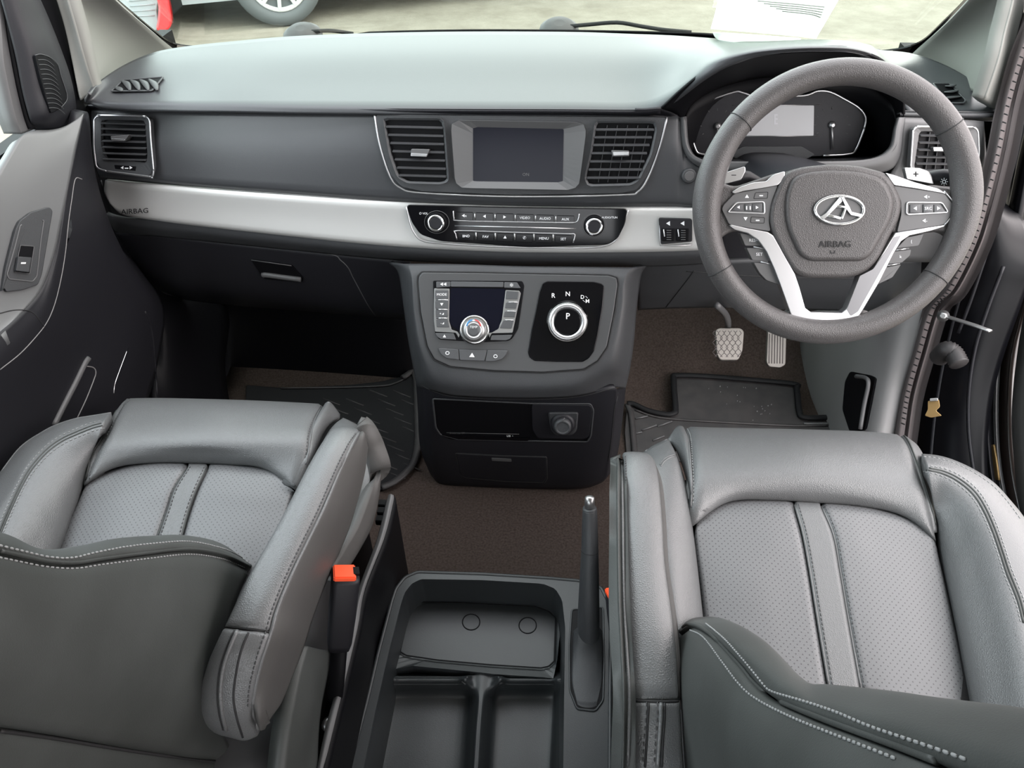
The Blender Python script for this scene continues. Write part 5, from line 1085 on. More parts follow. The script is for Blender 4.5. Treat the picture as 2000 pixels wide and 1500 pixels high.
# ---- thin cover strip along the passenger seat
rl = thing('seat_side_cover', 'long thin plastic cover rail beside the passenger seat', 'seat rail cover', AT(765, 1000, .0, 'z'))
panel('top_strip', [[(759,966,.352),(764,965,.354),(769,967,.352)], [(754,982,.35),(761,981,.353),(768,982,.35)], [(737,1050,.35),(744,1050,.353),(751,1050,.35)], [(700,1150,.352),(707,1150,.355),(713,1150,.352)], [(682,1220,.352),(691,1222,.355),(699,1225,.352)], [(660,1330,.35),(666,1332,.353),(673,1335,.35)], [(636,1420,.348),(642,1422,.351),(651,1425,.348)], [(606,1560,.345),(612,1560,.348),(618,1560,.345)]], 'plastic_grey', rl, th=.006, ax='z')
def dn(px, py, z, dz): p = AT(px, py, z, 'z'); return V3(p.x+.003, p.y, z-dz)
panel('side_wall', [[dn(x, y, .35, d) for x, y in ((768,968),(768,982),(751,1050),(713,1150),(698,1225),(672,1335),(650,1425),(617,1560))] for d in (.003, .1, .2, .34)], 'plastic_black', rl, th=.008)
panel('inner_wall', [[dn(x, y, .35, d) for x, y in ((757,968),(752,984),(735,1052),(699,1152),(681,1222),(659,1332),(635,1422),(605,1560))] for d in (.003, .05, .12)], 'plastic', rl, th=.003)
b_ = AT(643, 1415, .33, 'z'); bo = lathe('bolt', b_, V3(.8, -.4, .5), [(.009, -.004), (.009, .003), (.006, .003), (.006, .008), (.004, .009)], 'metal', rl, seg=12)
for x, y in ((747, 985), (745, 1000), (742, 1016)): p = AT(x, y, .33, 'z'); obox('adjuster_tooth', p, V3(.006, 0, 0), V3(0, .006, 0), V3(0, 0, .006), 'plastic_black', rl, bev=.001)
# ---- belt buckles
def buckle(c, up, fwd, label, grp, w=.017, d=.013, ln=.05):
    t = thing('seat_belt_buckle', label, 'seat belt buckle', c, grp); up = up.normalized(); rt = fwd.cross(up).normalized(); f2 = up.cross(rt)
    vs = []; fs = []; prof = [(-ln, .80), (-ln*.9, .92), (-ln*.5, 1), (0, 1.02), (.004, .96)]
    for h, s in prof:
        for k in range(20):
            a = 2*math.pi*k/20; cx = math.copysign(abs(math.cos(a))**.45, math.cos(a)); sx = math.copysign(abs(math.sin(a))**.45, math.sin(a)); vs.append(c+up*h+rt*cx*w*s+f2*sx*d*s)
    for i in range(4): fs += [(i*20+k, i*20+(k+1) % 20, (i+1)*20+(k+1) % 20, (i+1)*20+k) for k in range(20)]
    fs += [tuple(reversed(range(20))), tuple(80+k for k in range(20))]
    mk('housing', vs, fs, 'plastic_dark', t)
    bu = obox('release_button', c+up*.0062+rt*.002, rt*(w*.80), f2*(d*.86), up*.0035, 'orange', t, bev=.0015)
    obox('latch_slot', c+up*.0085-rt*w*.72, rt*.0035, f2*(d*.45), up*.0016, 'plastic_black', bu)
    sweep('stalk', crline([c-up*ln*.9, c-up*(ln+.05)+fwd*.01, c-up*(ln+.12)], 4), .011, 'plastic_black', t, flat=.4, seg=10)
    return t
cP = AT(675, 1128, .50, 'z'); buckle(cP, V3(.13, .40, .91), V3(.35, -.6, .75), 'red-topped seat belt buckle beside the passenger seat armrest', 'seat belt buckles', .0165, .0165, .10)
cD = AT(1203, 1167, .43, 'z'); buckle(cD, V3(-.12, .5, .8), V3(.2, -.9, .3), 'red-topped seat belt buckle half hidden by the driver armrest', 'seat belt buckles', .012, .014, .05)
# ---- mats
mt = thing('rubber_floor_mat', 'black ribbed rubber mat in the passenger footwell', 'floor mat', AT(700, 860, 0, 'z'), 'rubber floor mats')
MP = [(480,752),(560,758),(680,752),(745,745),(788,735),(808,728),(816,790),(818,860),(812,900),(795,925),(770,945),(748,956),(700,968),(560,960),(480,960)]
fM = Frame(V3(0, 1, .006), V3(0, 0, 1))
plate('mat_sheet', rnd(MP, 4), fM, -.006, .002, 'rubber_dark', mt, bev=1)
line('raised_edge', [(786,738),(810,728),(815,790),(816,860),(810,898),(793,922),(768,942),(745,952)], fM, .006, 4.5, 'rubber', mt)
for i in range(12):
    for j in range(4):
        x = 640+i*16+j*46-10; y = 778+i*18-j*8+ (j % 2)*9
        if x < 800-max(0, y-900)*1.2 and y < 940 and x > 600: line('tread_rib', [(x, y), (x+34, y+13)], fM, .002, 1.0, 'rubber', mt, smooth=False)
line('raised_edge', [(548,758),(640,757),(740,754),(772,748),(800,734)], fM, .004, 1.3, 'rubber', mt)
md = thing('rubber_floor_mat', 'black rubber mat with raised heel pad below the pedals', 'floor mat', AT(1420, 800, 0, 'z'), 'rubber floor mats')
def M12(*p): return [(1200+x*.25, 560+y*.25) for x, y in p]
MD = M12((100,910),(150,920),(250,965),(400,1000),(470,985),(485,960),(465,720),(485,690),(600,690),(1000,715),(1400,755),(1420,790),(1440,980),(1490,1020),(1740,1015),(1800,1080),(1900,1250),(100,1400),(80,1130))
fM2 = Frame(V3(.4, 1.4, .008), V3(0, -.03, 1))
plate('mat_sheet', MD, fM2, -.008, .002, 'rubber', md, bev=1)
line('raised_edge', M12((100,912),(150,915),(260,965),(400,995),(465,985),(478,950),(462,720),(485,692),(700,697),(1000,720),(1400,758),(1425,800),(1445,970),(1490,1020),(1735,1018)), fM2, .008, 4.2, 'rubber_dark', md)
line('raised_edge', M12((160,960),(300,1010),(480,1035),(900,1060),(1300,1080),(1480,1085),(1690,1080)), fM2, .004, 1.6, 'rubber', md)
line('raised_edge', M12((1480,1068),(1700,1068)), fM2, .006, 1.6, 'plastic_grey', md); line('raised_edge', M12((100,920),(130,1000),(150,1200),(160,1350)), fM2, .005, 4, 'rubber', md)
for a, b in (((165,1030),(260,1010)), ((215,1120),(330,1080)), ((340,1090),(450,1050)), ((165,1145),(215,1135)), ((300,1200),(390,1165))): line('tread_rib', M12(a, b), fM2, .004, 1.2, 'plastic_grey', md, smooth=False)
for i in range(46):
    x, y = (random.gauss(1435, 25), random.gauss(768, 12)) if i % 2 else (random.gauss(1485, 14), random.gauss(802, 14))
    if 1325 < x < 1550 and 742 < y < 830: plate('crumb', circ(x, y, random.uniform(.5, 1.2), None, 5), fM2, .002, .004, 'kick_grey', md) if i < 22 else None
# ---- pedals
bp = thing('brake_pedal', 'worn grey rubber brake pedal with diamond tread', 'pedal', AT(1424, 672, .20, 'z'), 'foot pedals')
fPd = Frame(AT(1424, 672, .215, 'z'), V3(0, -.62, .78))
BP = rnd([(1397,645),(1405,641),(1446,641),(1453,647),(1450,685),(1442,703),(1406,703),(1400,692)], 5)
pp = plate('pad', BP, fPd, -.012, .004, 'pedal', bp, bev=2)
for i in range(5):
    for d in (-1, 1):
        line('tread_groove', [(1398+i*11+d*2+ (math.sin(t*math.pi)*4*d), 646+t*9.3) for t in [k/2 for k in range(12)]], fPd, .0042, .55, 'seal', pp, n=2) if i < 5 else None
sweep('pedal_arm', crline([AT(1423, 650, .21, 'z')+V3(0, .01, 0), AT(1422, 628, .26, 'z'), AT(1416, 612, .31, 'z'), AT(1400, 596, .37, 'z')], 5), .007, 'plastic_grey', bp, seg=10)
ap = thing('accelerator_pedal', 'narrow grey accelerator pedal with vertical ribs under the wheel rim', 'pedal', AT(1516, 690, .15, 'z'), 'foot pedals')
fPa = Frame(AT(1516, 690, .17, 'z'), V3(0, -.72, .7))
pa = plate('pad', rnd([(1500,640),(1536,642),(1534,712),(1524,718),(1502,716),(1497,708)], 4), fPa, -.01, .004, 'pedal', ap, bev=1.5)
for i in range(6): line('rib', [(1503+i*5.3, 652), (1502+i*5.3, 710)], fPa, .0045, .8, 'seal', pa, smooth=False)
sweep('pedal_arm', crline([AT(1518, 660, .18, 'z'), AT(1516, 620, .26, 'z'), AT(1512, 600, .34, 'z')], 4), .008, 'plastic_black', ap, seg=10)
# ================================================================== SHELL
# kick wall, driver side
kr = panel('wall_right', [[(1560,612,1.62,'y'),(1640,600,.74),(1700,600,.745),(1760,600,.76),(1806,600,.79)], [(1560,690,1.56,'y'),(1632,690,.735),(1690,690,.742),(1740,690,.758),(1783,690,.79)], [(1562,770,1.50,'y'),(1630,770,.73),(1680,770,.738),(1725,770,.756),(1762,770,.79)], [(1570,880,1.4,'y'),(1632,880,.73),(1680,880,.738),(1712,880,.756),(1742,880,.79)]], 'kick_grey', ax='x', th=.004)
struct(kr, 'pale grey kick panel beside the driver footwell')
bpz = thing('bonnet_release', 'black bonnet release lever set in the driver kick panel', 'lever', AT(1685, 790, .72, 'x'))
fKi = Fh([kr], [(1660, 700), (1700, 830), (1640, 830)], .002)
plate('recess', rnd([(1650,745),(1660,725),(1702,733),(1711,738),(1690,840),(1660,845),(1645,800)], 6), fKi, -.002, .004, 'plastic_black', bpz, bev=1)
sweep('lever_edge', crline([fKi.at(x, y, .014) for x, y in ((1672,735),(1690,738),(1696,750),(1688,790),(1680,838))], 5), .0045, 'plastic_grey', bpz, seg=10)
# door seal and sill, driver side
def strip(name, L_, R_, m, x, par=None, th=.02, bul=.0, **k):
    return panel(name, [[(a[0], a[1], x), ((a[0]+b[0])/2, (a[1]+b[1])/2, x-bul), (b[0], b[1], x)] for a, b in zip(L_, R_)], m, par, th=th, ax='x', **k)
sealL = [(2024,-60),(1984,75),(1954,170),(1938,260),(1914,370),(1880,470),(1838,560),(1796,620),(1770,700),(1751,770),(1739,828),(1728,900)]
sealR = [(2060,-40),(2004,100),(1975,200),(1955,300),(1930,400),(1905,480),(1862,565),(1828,600),(1800,690),(1778,770),(1768,835),(1760,900)]
dr = strip('trim_1', sealL, sealR, 'seal', .80, bul=.012); struct(dr, 'ribbed grey rubber door seal round the driver door opening')
dr2 = strip('trim_2', [(x+4, y) for x, y in sealR], [(x+10, y+3) for x, y in sealR], 'seal', .81, bul=.004); struct(dr2, 'thin bright edge beside the rubber door seal')
rb = []
for i in range(70):
    t = i/69*(len(sealR)-1); k = min(len(sealR)-2, int(t)); f_ = t-k
    x = sealR[k][0]+(sealR[k+1][0]-sealR[k][0])*f_; y = sealR[k][1]+(sealR[k+1][1]-sealR[k][1])*f_
    if 60 < y < 830: rb.append(line('seal_rib', [(x-9, y-1), (x-2, y+1.5)], Frame(AT(x, y, .793, 'x'), V3(-1, -.3, 0)), .001, 1.3, 'seam_dark', dr, smooth=False) if i % 1 == 0 else None)
# body jamb (black paint) outside the seal
JB = [((2066,-100),(2090,-95),(2110,-90)), ((2012,120),(2026,124),(2040,128)), ((1985,200),(1992,202),(1999,204)), ((1953,312),(1963,314),(1973,316)), ((1935,386),(1950,388),(1963,390)), ((1916,440),(1960,440),(2000,430)), ((1895,500),(1950,505),(2020,510)), ((1870,560),(1930,570),(2000,580)), ((1815,690),(1885,715),(1950,730)), ((1783,800),(1858,830),(1930,850)), ((1765,920),(1850,960),(1930,980)), ((1750,1100),(1850,1120),(1930,1150))]
jb = panel('wall_right_jamb', [[(a[0], a[1], .835), (b[0], b[1], .87), (c[0], c[1], .93)] for a, b, c in JB], 'paint', ax='x', th=.02)
for L_ in ([(1900,500),(1870,600),(1845,700),(1828,800),(1818,900),(1815,980)], [(1960,520),(1930,600),(1905,680),(1893,760),(1892,840),(1902,920),(1915,980)], [(1925,500),(1895,590),(1872,650)]):
    seam('pressed_edge', L_, [jb], .0035, 'plastic_dark', jb)
struct(jb, 'black painted door jamb'); jb.name = 'trim_3'
sill = box('trim_4', .78, .98, -.2, 1.3, -.1, .04, 'paint', None, .01); struct(sill, 'black painted door sill')
# open driver door at the right edge
d2 = thing('door_2', 'open black driver door at the right edge of the picture', 'door', (1.1, 1.3, .1)); d2['kind'] = 'structure'
DLf = [(2010,230),(1985,330),(1968,420),(1950,480),(1935,560),(1925,640),(1915,700),(1908,800),(1905,900),(1925,1000),(1960,1080)]
def off(P, dx, dy=0): return [(x+dx, y+dy) for x, y in P]
doorE = [(2030,150),(2000,290),(1990,400),(1972,500),(1950,600),(1930,680),(1922,760),(1922,850),(1930,930),(1948,1010),(1975,1080),(2030,1160)]
strip('door_edge', off(doorE, -36), off(doorE, 0), 'paint', .98, d2, th=.02, bul=.01)
strip('door_seal', off(doorE, -2), off(doorE, 14), 'plastic_dark', .97, d2, th=.02, bul=.012)
strip('door_frame', off(doorE, 12), off(doorE, 48), 'paint_brown', .99, d2, th=.02, bul=.004)
strip('frame_bead', off(doorE, 20), off(doorE, 26), 'plastic_grey', .975, d2, th=.006, bul=.003)
panel('door_card', [[(2010,560,.98),(2100,560,1.0)], [(1988,680,.98),(2100,680,1.0)], [(1976,800,.98),(2100,800,1.0)], [(1980,900,.98),(2100,900,1.0)], [(1992,1000,.98),(2100,1000,1.0)], [(2010,1060,.98),(2120,1060,1.0)]], 'leather_side', d2, th=.03, ax='x')
# reflection of the tan interior, built as a small brown strip on the frame
strip('tan_reflection', [(1928,870),(1932,900),(1938,935)], [(1940,868),(1945,900),(1950,938)], 'brass', .968, d2, th=.004)
# window frame and mirror stem of the open door
strip('window_frame', [(2040,100),(2012,210),(1988,310),(1965,420),(1938,520),(1915,600)], [(2070,110),(2034,220),(2006,330),(1984,440),(1958,530),(1935,610)], 'paint', .93, d2, th=.02, bul=.004)
# check strap, wiring boot, hinge
ck = thing('door_check_strap', 'bare metal door check arm in the driver door gap', 'door check', AT(1842, 618, .86, 'x'))
sweep('arm', crline([AT(1842, 616, .80, 'x'), AT(1870, 625, .81, 'x'), AT(1905, 636, .825, 'x'), AT(1935, 647, .84, 'x')], 4), .006, 'metal', ck, flat=.45, seg=8)
lathe('pivot_bolt', AT(1842, 617, .798, 'x'), -ray(1842, 617), [(.011, -.01), (.011, .0), (.007, .004), (.007, .010), (.004, .012)], 'metal', ck, seg=16)
wb = thing('wiring_boot', 'black corrugated rubber wiring boot in the driver door gap', 'cable boot', AT(1855, 690, .87, 'x'))
Q = crline([AT(1832, 700, .81, 'x'), AT(1848, 684, .81, 'x'), AT(1862, 690, .82, 'x'), AT(1874, 712, .825, 'x')], 10)
sweep('bellows', Q, [.0155+.0022*(i % 2) for i in range(len(Q))], 'rubber', wb, seg=14)
hg = thing('door_pivot', 'dull brass door hinge in the driver door gap', 'hinge', AT(1825, 800, .86, 'x'))
fH = Frame(AT(1825, 800, .81, 'x'), -ray(1825, 800))
plate('bracket', rnd([(1812,783),(1834,780),(1836,795),(1828,802),(1840,812),(1818,816),(1806,812),(1812,800)], 3), fH, -.01, .006, 'brass', hg, bev=1)
plate('pin', rnd([(1816,778),(1832,777),(1832,783),(1816,784)], 2), fH, .002, .014, 'metal', hg, bev=1)
lt = thing('metal_latch', 'dark metal latch bracket beside the steering wheel rim', 'hinge', AT(1925, 465, .86, 'x')); fH2 = Frame(AT(1925, 465, .86, 'x'), -ray(1925, 465))
plate('bracket', rnd([(1916,452),(1932,450),(1938,470),(1934,488),(1922,496),(1908,494),(1918,475)], 3), fH2, -.01, .008, 'plastic', lt, bev=1.5); plate('pin', rnd([(1918,449),(1932,449),(1931,456),(1918,456)], 2), fH2, .006, .02, 'metal', lt, bev=1)
# ---- A pillars
def ws(px, py, h=0):
    a = AT(1000, 56, 1.66); n = V3(0, -.52, -.86); d = ray(px, py); return CAM+d*((a+n*h-CAM).dot(n)/d.dot(n))
def pillar(name, edge, inner, glass, xo, xi, deep, lab):
    s1 = [[AT(*e, xo, 'x'), AT((e[0]*.5+i_[0]*.5), (e[1]+i_[1])/2, (xo+xi)/2-(.004 if xo < 0 else -.004), 'x'), AT(*i_, xi, 'x')] for e, i_ in zip(edge, inner)]
    o = panel(name, s1, 'pillar', None, th=.02, n=(5, 6)); struct(o, lab)
    s2 = []
    for i_, g_ in zip(inner, glass):
        a = AT(*i_, xi, 'x'); b = ws(*g_, .03); r = []
        for t, dd in ((0, 0), (.15, .5), (.35, 1), (.65, .8), (1, 0)):
            q = a.lerp(b, t); px = (i_[0]*(1-t)+g_[0]*t, i_[1]*(1-t)+g_[1]*t); v = q-CAM; L_ = v.dot(ROT @ Vector((0, 0, -1)))
            r.append(CAM+ray(*px)*(L_+deep*dd))
        s2.append(r)
    panel('inner_face', s2, 'pillar', o, th=.004, n=(5, 6))
pillar('trim_5', [(96,-40),(112,5),(128,60),(140,115),(150,165),(158,196)], [(124,-40),(138,10),(152,60),(164,105),(176,145),(187,176)], [(188,-36),(228,4),(262,33),(299,63),(322,82),(342,98)], -.815, -.785, .05, 'light grey windscreen pillar trim, passenger side')
pillar('trim_6', [(2012,-40),(2000,20),(1989,65),(1976,115),(1963,165),(1950,214)], [(1984,-40),(1972,15),(1960,60),(1950,105),(1936,150),(1921,192)], [(1926,-36),(1892,2),(1852,43),(1822,70),(1800,88),(1779,107)], .80, .755, .05, 'light grey windscreen pillar trim, driver side')
# ---- windscreen with its black border
gl = mk('window_1', [ws(x, y) for x, y in ((150,-90),(600,-110),(1000,-115),(1500,-110),(1990,-90),(1960,100),(1750,112),(1300,80),(850,66),(450,90),(330,105),(150,150))], [tuple(range(12))], 'glass', smooth=False)
gv = gl.data; gl['kind'] = 'structure'; gl['label'] = 'clear windscreen above the dashboard'
bmv = bmesh.new(); bmv.from_mesh(gv); r_ = bmesh.ops.extrude_face_region(bmv, geom=bmv.faces[:]); bmesh.ops.translate(bmv, vec=V3(0, .003, .004), verts=[v for v in r_['geom'] if isinstance(v, bmesh.types.BMVert)]); bmv.to_mesh(gv); bmv.free()
def band(name, A_, B_, m, off_=.0):
    vs = [ws(*p) for p in A_]+[ws(*p) for p in B_]; n = len(A_); vs = [v+V3(0, -.52, -.86)*.004 for v in vs]; vs2 = [v+V3(0, -.52, -.86)*.003 for v in vs]
    f = [(i, i+1, n+i+1, n+i) for i in range(n-1)]; k = 2*n
    f += [tuple(k+x for x in reversed(q)) for q in f]
    ed = list(range(n))+list(range(2*n-1, n-1, -1)); f += [(ed[i], ed[(i+1) % len(ed)], k+ed[(i+1) % len(ed)], k+ed[i]) for i in range(len(ed))]
    return mk(name, vs+vs2, f, m, gl, smooth=False)
def dn2(P, n=6): return [(q.x, q.y) for q in crline([Vector((x, y, 0)) for x, y in P], n)]
band('black_border', dn2([(198,-36),(237,0),(272,30),(308,60),(333,77),(362,84),(400,85),(480,81),(620,71),(850,62),(1000,61),(1200,63),(1400,70),(1600,84),(1707,93),(1745,91),(1775,85),(1805,71),(1842,36),(1878,0),(1908,-36)]),
     dn2([(160,-20),(205,15),(240,42),(278,72),(300,90),(340,110),(390,112),(480,104),(620,90),(850,75),(1000,72),(1200,75),(1400,84),(1600,100),(1735,108),(1775,118),(1815,112),(1850,80),(1880,45),(1912,12),(1940,-20)]), 'gloss_black')
cow = panel('windscreen_cowl', [[ws(x, y, .012) for x, y in ((400,90),(600,71),(850,62),(1100,62),(1310,66),(1440,71),(1600,82),(1720,96))], [AT(x, y+8, .765, 'z') for x, y in ((405,96),(600,72),(850,66),(1100,66),(1310,74),(1440,90),(1600,92),(1725,112))], [AT(x, y+60, .70, 'z') for x, y in ((405,96),(600,72),(850,66),(1100,66),(1310,74),(1440,90),(1600,92),(1725,112))]], 'plastic_black', None, th=.004, n=(4, 4)); cow.name = 'trim_12'; struct(cow, 'black cowl strip at the base of the windscreen')
# ---- wipers outside
def wiper(nm, hub, arm, lab):
    t = thing('windscreen_wiper', lab, 'wiper', AT(hub[0], hub[1], 1.75), 'windscreen wipers')
    fr = Frame(AT(hub[0], hub[1], 1.75), V3(0, -.6, .8)); 
    mk_ = lathe('pivot_cap', fr.at(hub[0], hub[1]+6), V3(0, -.3, .95), [(.045, -.01), (.043, .0), (.03, .010), (.012, .014)], 'rubber', t, seg=20)
    sweep('arm', crline([AT(x, y, 1.74) for x, y in arm], 4), .0042, 'rubber_dark', t, seg=8)
    return t
wiper('a', (1092, 50), [(1105,52),(1150,48),(1205,44),(1250,51),(1295,58),(1350,63)], 'windscreen wiper arm with round pivot beyond the middle of the dashboard')
wiper('b', (590, 60), [(600,62),(640,60),(665,62),(690,66)], 'windscreen wiper pivot beyond the passenger end of the dashboard')
# ---- paper on the dash, leaning on the glass
pa_ = mk('paper_sheet', [ws(x, y, .02) for x, y in ((1388,57),(1440,61),(1500,66),(1560,72),(1594,76),(1612,45),(1645,-12),(1560,-20),(1480,-20),(1405,-15),(1398,20))], [tuple(range(11))], 'paper', smooth=False); tag(pa_, 'white printed sheet leaning against the windscreen above the instruments', 'paper')
bmv = bmesh.new(); bmv.from_mesh(pa_.data); r_ = bmesh.ops.extrude_face_region(bmv, geom=bmv.faces[:]); bmesh.ops.translate(bmv, vec=V3(0, .0006, .0008), verts=[v for v in r_['geom'] if isinstance(v, bmesh.types.BMVert)]); bmv.to_mesh(pa_.data); bmv.free()
pf = Frame(ws(1500, 30, .021), V3(0, -.52, -.86))
for i in range(5):
    line('print_line', [(1480+i*12, 2+i*5), (1550+i*8, 8+i*5), (1610-i*2, 14+i*5)], pf, .0008, .35, 'kick_grey', pa_)
plate('blue_stamp', circ(1436, 52, 6, 5, 10), pf, .0002, .0009, 'screen', pa_) if False else None
pb = panel('folded_paper', [[(1392,64,.852,'z'),(1420,64,.862,'z'),(1480,68,.884,'z'),(1560,74,.896,'z')], [(1396,72,.842,'z'),(1424,74,.858,'z'),(1480,76,.886,'z'),(1560,76.5,.898,'z')], [(1404,82,.838,'z'),(1426,83,.862,'z'),(1450,80,.878,'z'),(1500,79,.898,'z')]], 'paper', None, th=.001); tag(pb, 'white folded paper edge lying on the dashboard hood', 'paper')
# ---- passenger door
d1 = thing('door_1', 'closed passenger door with grey armrest panel, speaker and window switch', 'door', (-.8, .9, .1)); d1['kind'] = 'structure'
def lr(r, x0=-.80, x1=-.768): return [(a[0], a[1], x0+(x1-x0)*k/4) for k, a in enumerate(r)]
card = panel('door_ledge', [lr([(70,254),(100,253),(125,247),(145,236),(163,222)]), lr([(44,264),(78,263),(108,261),(136,258),(156,252)]), lr([(22,298),(58,297),(90,296),(119,296),(146,297)]), lr([(-4,342),(34,347),(69,352),(103,358),(134,362)]),
    lr([(-44,412),(4,416),(47,420),(87,424),(121,425)]), lr([(-75,482),(-22,489),(25,495),(68,500),(105,500)]), lr([(-95,552),(-46,557),(-1,561),(41,564),(80,566)]), lr([(-125,640),(-85,644),(-45,644),(-4,630),(46,606)]), lr([(-160,760),(-130,750),(-100,735),(-60,705),(0,652)])], 'door_grey', d1, th=.02, ax='x', n=(6, 5))
low1 = panel('door_lower', [
    [(-130,766,-.77),(-60,704,-.77),(0,650,-.768),(48,605,-.768),(82,563,-.768),(105,500,-.768),(122,420,-.768),(147,297,-.768),(164,222,-.77)],
    [(-130,800,-.764),(-50,750,-.764),(0,715,-.763),(58,665,-.763),(98,608,-.763),(122,520,-.765),(138,430,-.768),(158,330,-.775),(174,228,-.79)],
    [(-100,900,-.775),(-20,860,-.775),(50,800,-.775),(110,740,-.775),(160,690,-.775),(200,620,-.776),(225,540,-.778),(215,470,-.785),(184,330,-.82)],
    [(-80,1000,-.775),(0,960,-.775),(90,900,-.775),(160,850,-.775),(215,780,-.775),(252,700,-.776),(285,640,-.778),(285,570,-.783),(215,455,-.82)],
    [(-60,1150,-.79),(50,1080,-.79),(150,1000,-.79),(215,920,-.79),(265,850,-.79),(290,780,-.79),(310,700,-.79),(320,600,-.795),(270,520,-.83)]], 'plastic_dark', d1, th=.02, ax='x', n=(5, 6))
seam('panel_line', [(0,722),(40,690),(75,652),(94,625),(108,590),(120,540),(128,490),(133,440),(140,390),(147,350),(160,350)], [low1], .0009, 'kick_grey', d1)
seam('panel_line', [(0,612),(25,606),(50,606),(66,612),(76,624),(88,640)], [card, low1], .0009, 'seam_dark', d1)
# map pocket
pk = seam('pocket_edge', [(104,832),(125,790),(148,745),(165,710),(172,700)], [low1], .006, 'plastic_grey', d1)
seam('pocket_edge', [(150,818),(168,780),(182,745),(187,728),(182,718),(165,715)], [low1], .0012, 'kick_grey', d1)
# window switch
fWs = Fh([card], [(45, 440), (75, 480), (30, 520)], .003)
wsw = plate('switch_panel', rnd([(9,562),(3,570),(12,520),(30,450),(38,432),(60,415),(96,404),(103,412),(98,440),(82,535),(74,556),(45,566),(12,570)], 4), fWs, -.006, .003, 'plastic', d1, bev=1.2)
line('switch_panel_edge', rnd([(40,440),(30,480),(14,536),(18,545),(64,550),(72,540),(80,470),(86,430)], 3), fWs, .0035, 1.2, 'plastic_grey', wsw, smooth=False)
plate('switch_recess', rnd([(41,480),(66,482),(58,534),(30,530)], 2), fWs, .0028, .0045, 'plastic_black', wsw)
plate('window_switch', rnd([(36,501),(62,503),(57,532),(31,529)], 2), fWs, .004, .009, 'plastic', wsw, bev=1.2)
line('switch_outline', rnd([(40,479),(67,481),(58,535),(29,531)], 2), fWs, .0045, .7, 'plastic_grey', wsw, closed=True, smooth=False)
text('▰', fWs, 46, 513, 7, 'white', wsw, h=.0095)
# speaker corner
spk = panel('speaker_corner', [
    [(-5,-40,-.80),(20,-40,-.79),(45,-40,-.79),(66,-30,-.80)],
    [(14,40,-.80),(45,35,-.785),(80,35,-.785),(94,32,-.80)],
    [(30,110,-.80),(66,100,-.78),(105,95,-.78),(118,92,-.80)],
    [(44,180,-.80),(82,170,-.78),(124,160,-.78),(138,150,-.80)],
    [(58,232,-.80),(95,225,-.78),(132,212,-.782),(149,205,-.80)],
    [(66,253,-.81),(95,254,-.80),(122,250,-.80),(145,222,-.81)]], 'plastic_dark', d1, th=.02, ax='x')
fSp = Fh([spk], [(75, 120), (130, 190), (95, 215)], .002)
sg = plate('speaker_grille', rnd([(68,108),(80,106),(98,112),(113,126),(120,150),(130,180),(131,195),(118,212),(100,222),(92,200),(78,150)], 5), fSp, -.004, .001, 'plastic_black', spk, bev=1)
line('grille_edge', [(68,108),(80,106),(98,112),(113,126),(120,150),(130,180),(131,195),(120,210)], fSp, .0015, .9, 'plastic', spk)
for i in range(11):
    line('grille_rib', [(74+i*2.2+t*9-(t*t)*.3, 117+i*9.4-math.sin(t/4*math.pi)*5+t*3) for t in range(5)], fSp, .0015, .7, 'plastic', sg, n=3)
dsl = strip('trim_11', [(58,-40),(74,5),(98,55),(116,110),(133,165),(146,210),(152,232)], [(100,-40),(117,5),(133,60),(145,115),(155,165),(164,200),(172,222)], 'plastic_black', -.822, th=.01); struct(dsl, 'black rubber seal between the door and the pillar trim')
# window frame of the passenger door
strip('window_frame', [(-6,-40),(2,60),(6,120),(18,180),(30,230),(42,262)], [(8,-40),(22,60),(32,120),(44,180),(56,230),(68,252)], 'plastic_grey', -.81, d1, th=.03)
strip('window_seal', [(8,-40),(20,60),(30,120),(42,180),(54,228),(62,252)], [(14,-40),(28,60),(38,120),(50,180),(62,228),(70,252)], 'plastic_black', -.803, d1, th=.01)
wn = mk('window_2', [AT(x, y, -.835, 'x') for x, y in ((-200,-60),(10,-60),(26,120),(50,262),(10,330),(-200,560))], [(0,1,2,3,4,5)], 'glass'); struct(wn, 'passenger side window')
# dark gap between door and dash, passenger footwell side wall
wl = panel('wall_left', [[(150,200,-.83),(172,205,-.825),(182,215,-.82)], [(160,330,-.84),(180,335,-.835),(192,340,-.83)], [(230,560,-.84),(270,550,-.835),(300,560,-.83)], [(290,640,-.835),(330,620,-.80),(440,600,-.78)], [(300,720,-.82),(345,720,-.79),(440,720,-.76)], [(300,860,-.80),(380,860,-.77),(460,860,-.74)]], 'plastic_black', ax='x', th=.02)
struct(wl, 'dark footwell side wall, passenger side')
seam('trim_edge', [(283,608),(295,640),(302,700),(307,775)], [wl, low1], .0022, 'plastic_dark', wl)
seam('trim_edge', [(222,770),(224,752),(232,728),(250,680)], [low1], .0008, 'chrome', d1)
cw = panel('footwell_shade_panel', [[(400,560,1.50),(600,575,1.50),(790,590,1.50)], [(420,680,1.47),(600,684,1.47),(800,680,1.47)], [(430,762,1.44),(600,760,1.44),(810,752,1.44)]], 'plastic_black', th=.01); struct(cw, 'black panel at the front of the passenger footwell, also standing in for its shadow'); cw.name = 'trim_7'  # black plastic panel, widened to cover carpet that is dark only from shadow
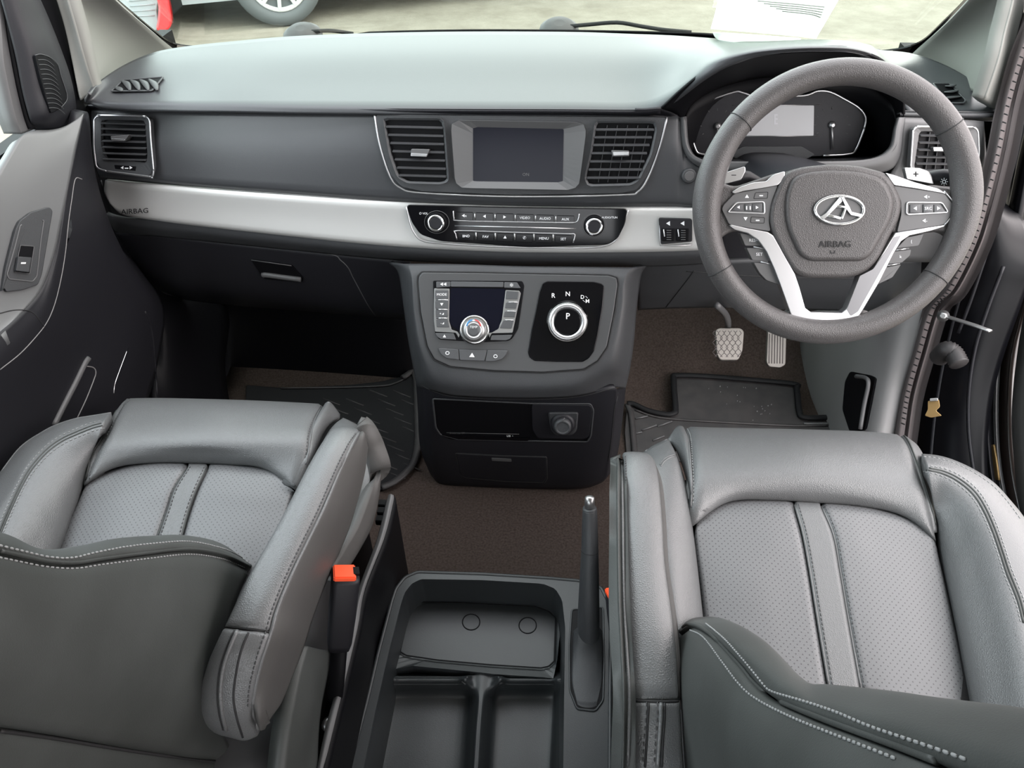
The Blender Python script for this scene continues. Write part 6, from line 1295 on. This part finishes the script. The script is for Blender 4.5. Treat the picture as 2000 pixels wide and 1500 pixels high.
# ================================================================== OUTSIDE
cg = thing('parked_car', 'grey parked car whose silver alloy wheel shows beyond the windscreen', 'car', (-1.6, 7.2, -.45))
wc = AT(552, 62, -.45, 'z'); wc = V3(wc.x, wc.y+.1, -.45+.33)
ca, sa = math.cos(RAD(24)), math.sin(RAD(24)); CX = V3(ca, sa, 0); CY = V3(-sa, ca, 0); WNn = -CY
def whe(c):
    w_ = lathe('wheel', c, WNn, [(.26, -.2), (.33, -.16), (.335, -.08), (.32, -.02), (.27, .0), (.225, -.005), (.215, -.03)], 'tyre', cg, seg=48, xdir=CX)
    lathe('rim', c, WNn, [(.20, -.06), (.222, -.01), (.215, .0), (.195, -.005), (.19, -.05), (.05, -.055)], 'car_silver', w_, seg=40, xdir=CX)
    for k in range(10):
        a = k*math.pi/5+.2; d = CX*math.cos(a)+V3(0, 0, 1)*math.sin(a); pd = V3(0, 0, 1)*math.cos(a)-CX*math.sin(a)
        obox('spoke', c+d*.12+CY*.01, d*.085, CY*.012, pd*.014, 'car_silver', w_, bev=.004)
whe(wc); whe(wc+CX*2.75)
prof = [(.1, -.25), (.08, -.05), (.05, .25), (.1, .55), (.6, .62), (1.6, .62), (1.75, .5), (1.75, -.25)]
vs = [wc*1+CX*x+CY*p[0]+V3(0, 0, p[1]-wc.z) for x in (-.7, -.42, .42, 3.5) for p in prof]
for v_ in vs[8:10]: v_.z += 0
n8 = 8; fs = [(r*n8+i, r*n8+(i+1) % n8, (r+1)*n8+(i+1) % n8, (r+1)*n8+i) for r in range(3) for i in range(n8)]+[tuple(range(n8)), tuple(reversed(range(3*n8, 4*n8)))]
mk('body', vs, fs, 'car_grey', cg, smooth=False)
cr2 = thing('parked_car', 'grey parked car with a red tail lamp at the left edge of the windscreen', 'car', AT(280, 40, -.2, 'z'))
def R_Y(px, py, y): return AT(px, py, y)
vs = []
Yc = 5.6
bodyP = [(190,-60),(322,-60),(316,-20),(306,20),(312,52),(305,62),(280,55),(240,30)]
fr = Frame(AT(300, 30, Yc), V3(.25, -1, .1))
plate('body', rnd(bodyP, 4), fr, -1.4, .0, 'car_grey', cr2, bev=3)
plate('tail_lamp', rnd([(300,-30),(322,-30),(332,14),(336,40),(333,55),(318,64),(304,58),(308,40),(310,14)], 7), fr, .0, .07, 'red', cr2, bev=4)
for i in range(5): line('plate_line', [(250+i*2, -8+i*10), (302, -14+i*11)], fr, .005, 1.2, 'car_grey', cr2, smooth=False)
# ================================================================== UNSEEN ROOF AND BODY SHELL, ADDED TO BLOCK STRAY LIGHT
cl = box('ceiling', -.80, .84, -2.4, .95, 1.42, 1.46, 'headliner', None, .01); struct(cl, 'unseen pale headliner above the seats, added to block light')
SH = [(-.90, -.87, -2.4, 1.80, -.10, .74, 'unseen body side behind the passenger door trim, added against light leaks'), (-.88, .88, 1.78, 1.82, -.10, .64, 'unseen bulkhead in front of the footwells, added against light leaks'), (.80, .84, 1.36, 1.80, -.10, .74, 'unseen body side in front of the driver door opening, added against light leaks'),
      (.86, .90, -2.4, -.15, -.10, .74, 'unseen closed sliding door behind the driver, added to darken the cabin'), (-.88, .88, -2.44, -2.40, -.10, .80, 'unseen tailgate at the back of the van, added to darken the cabin'), (-.86, .86, -2.4, -.32, -.06, -.003, 'rear cabin floor'),
      (-.88, -.80, -.25, -.05, .70, 1.44, 'unseen centre pillar, passenger side, added to darken the cabin'), (.82, .90, -.30, -.12, .70, 1.44, 'unseen centre pillar, driver side, added to darken the cabin')]
for i_, (a, b, c, d, e, f_, lab) in enumerate(SH): struct(box('trim_%d' % (20+i_), a, b, c, d, e, f_, 'plastic_black' if i_ < 5 else 'carpet' if i_ == 5 else 'pillar'), lab)
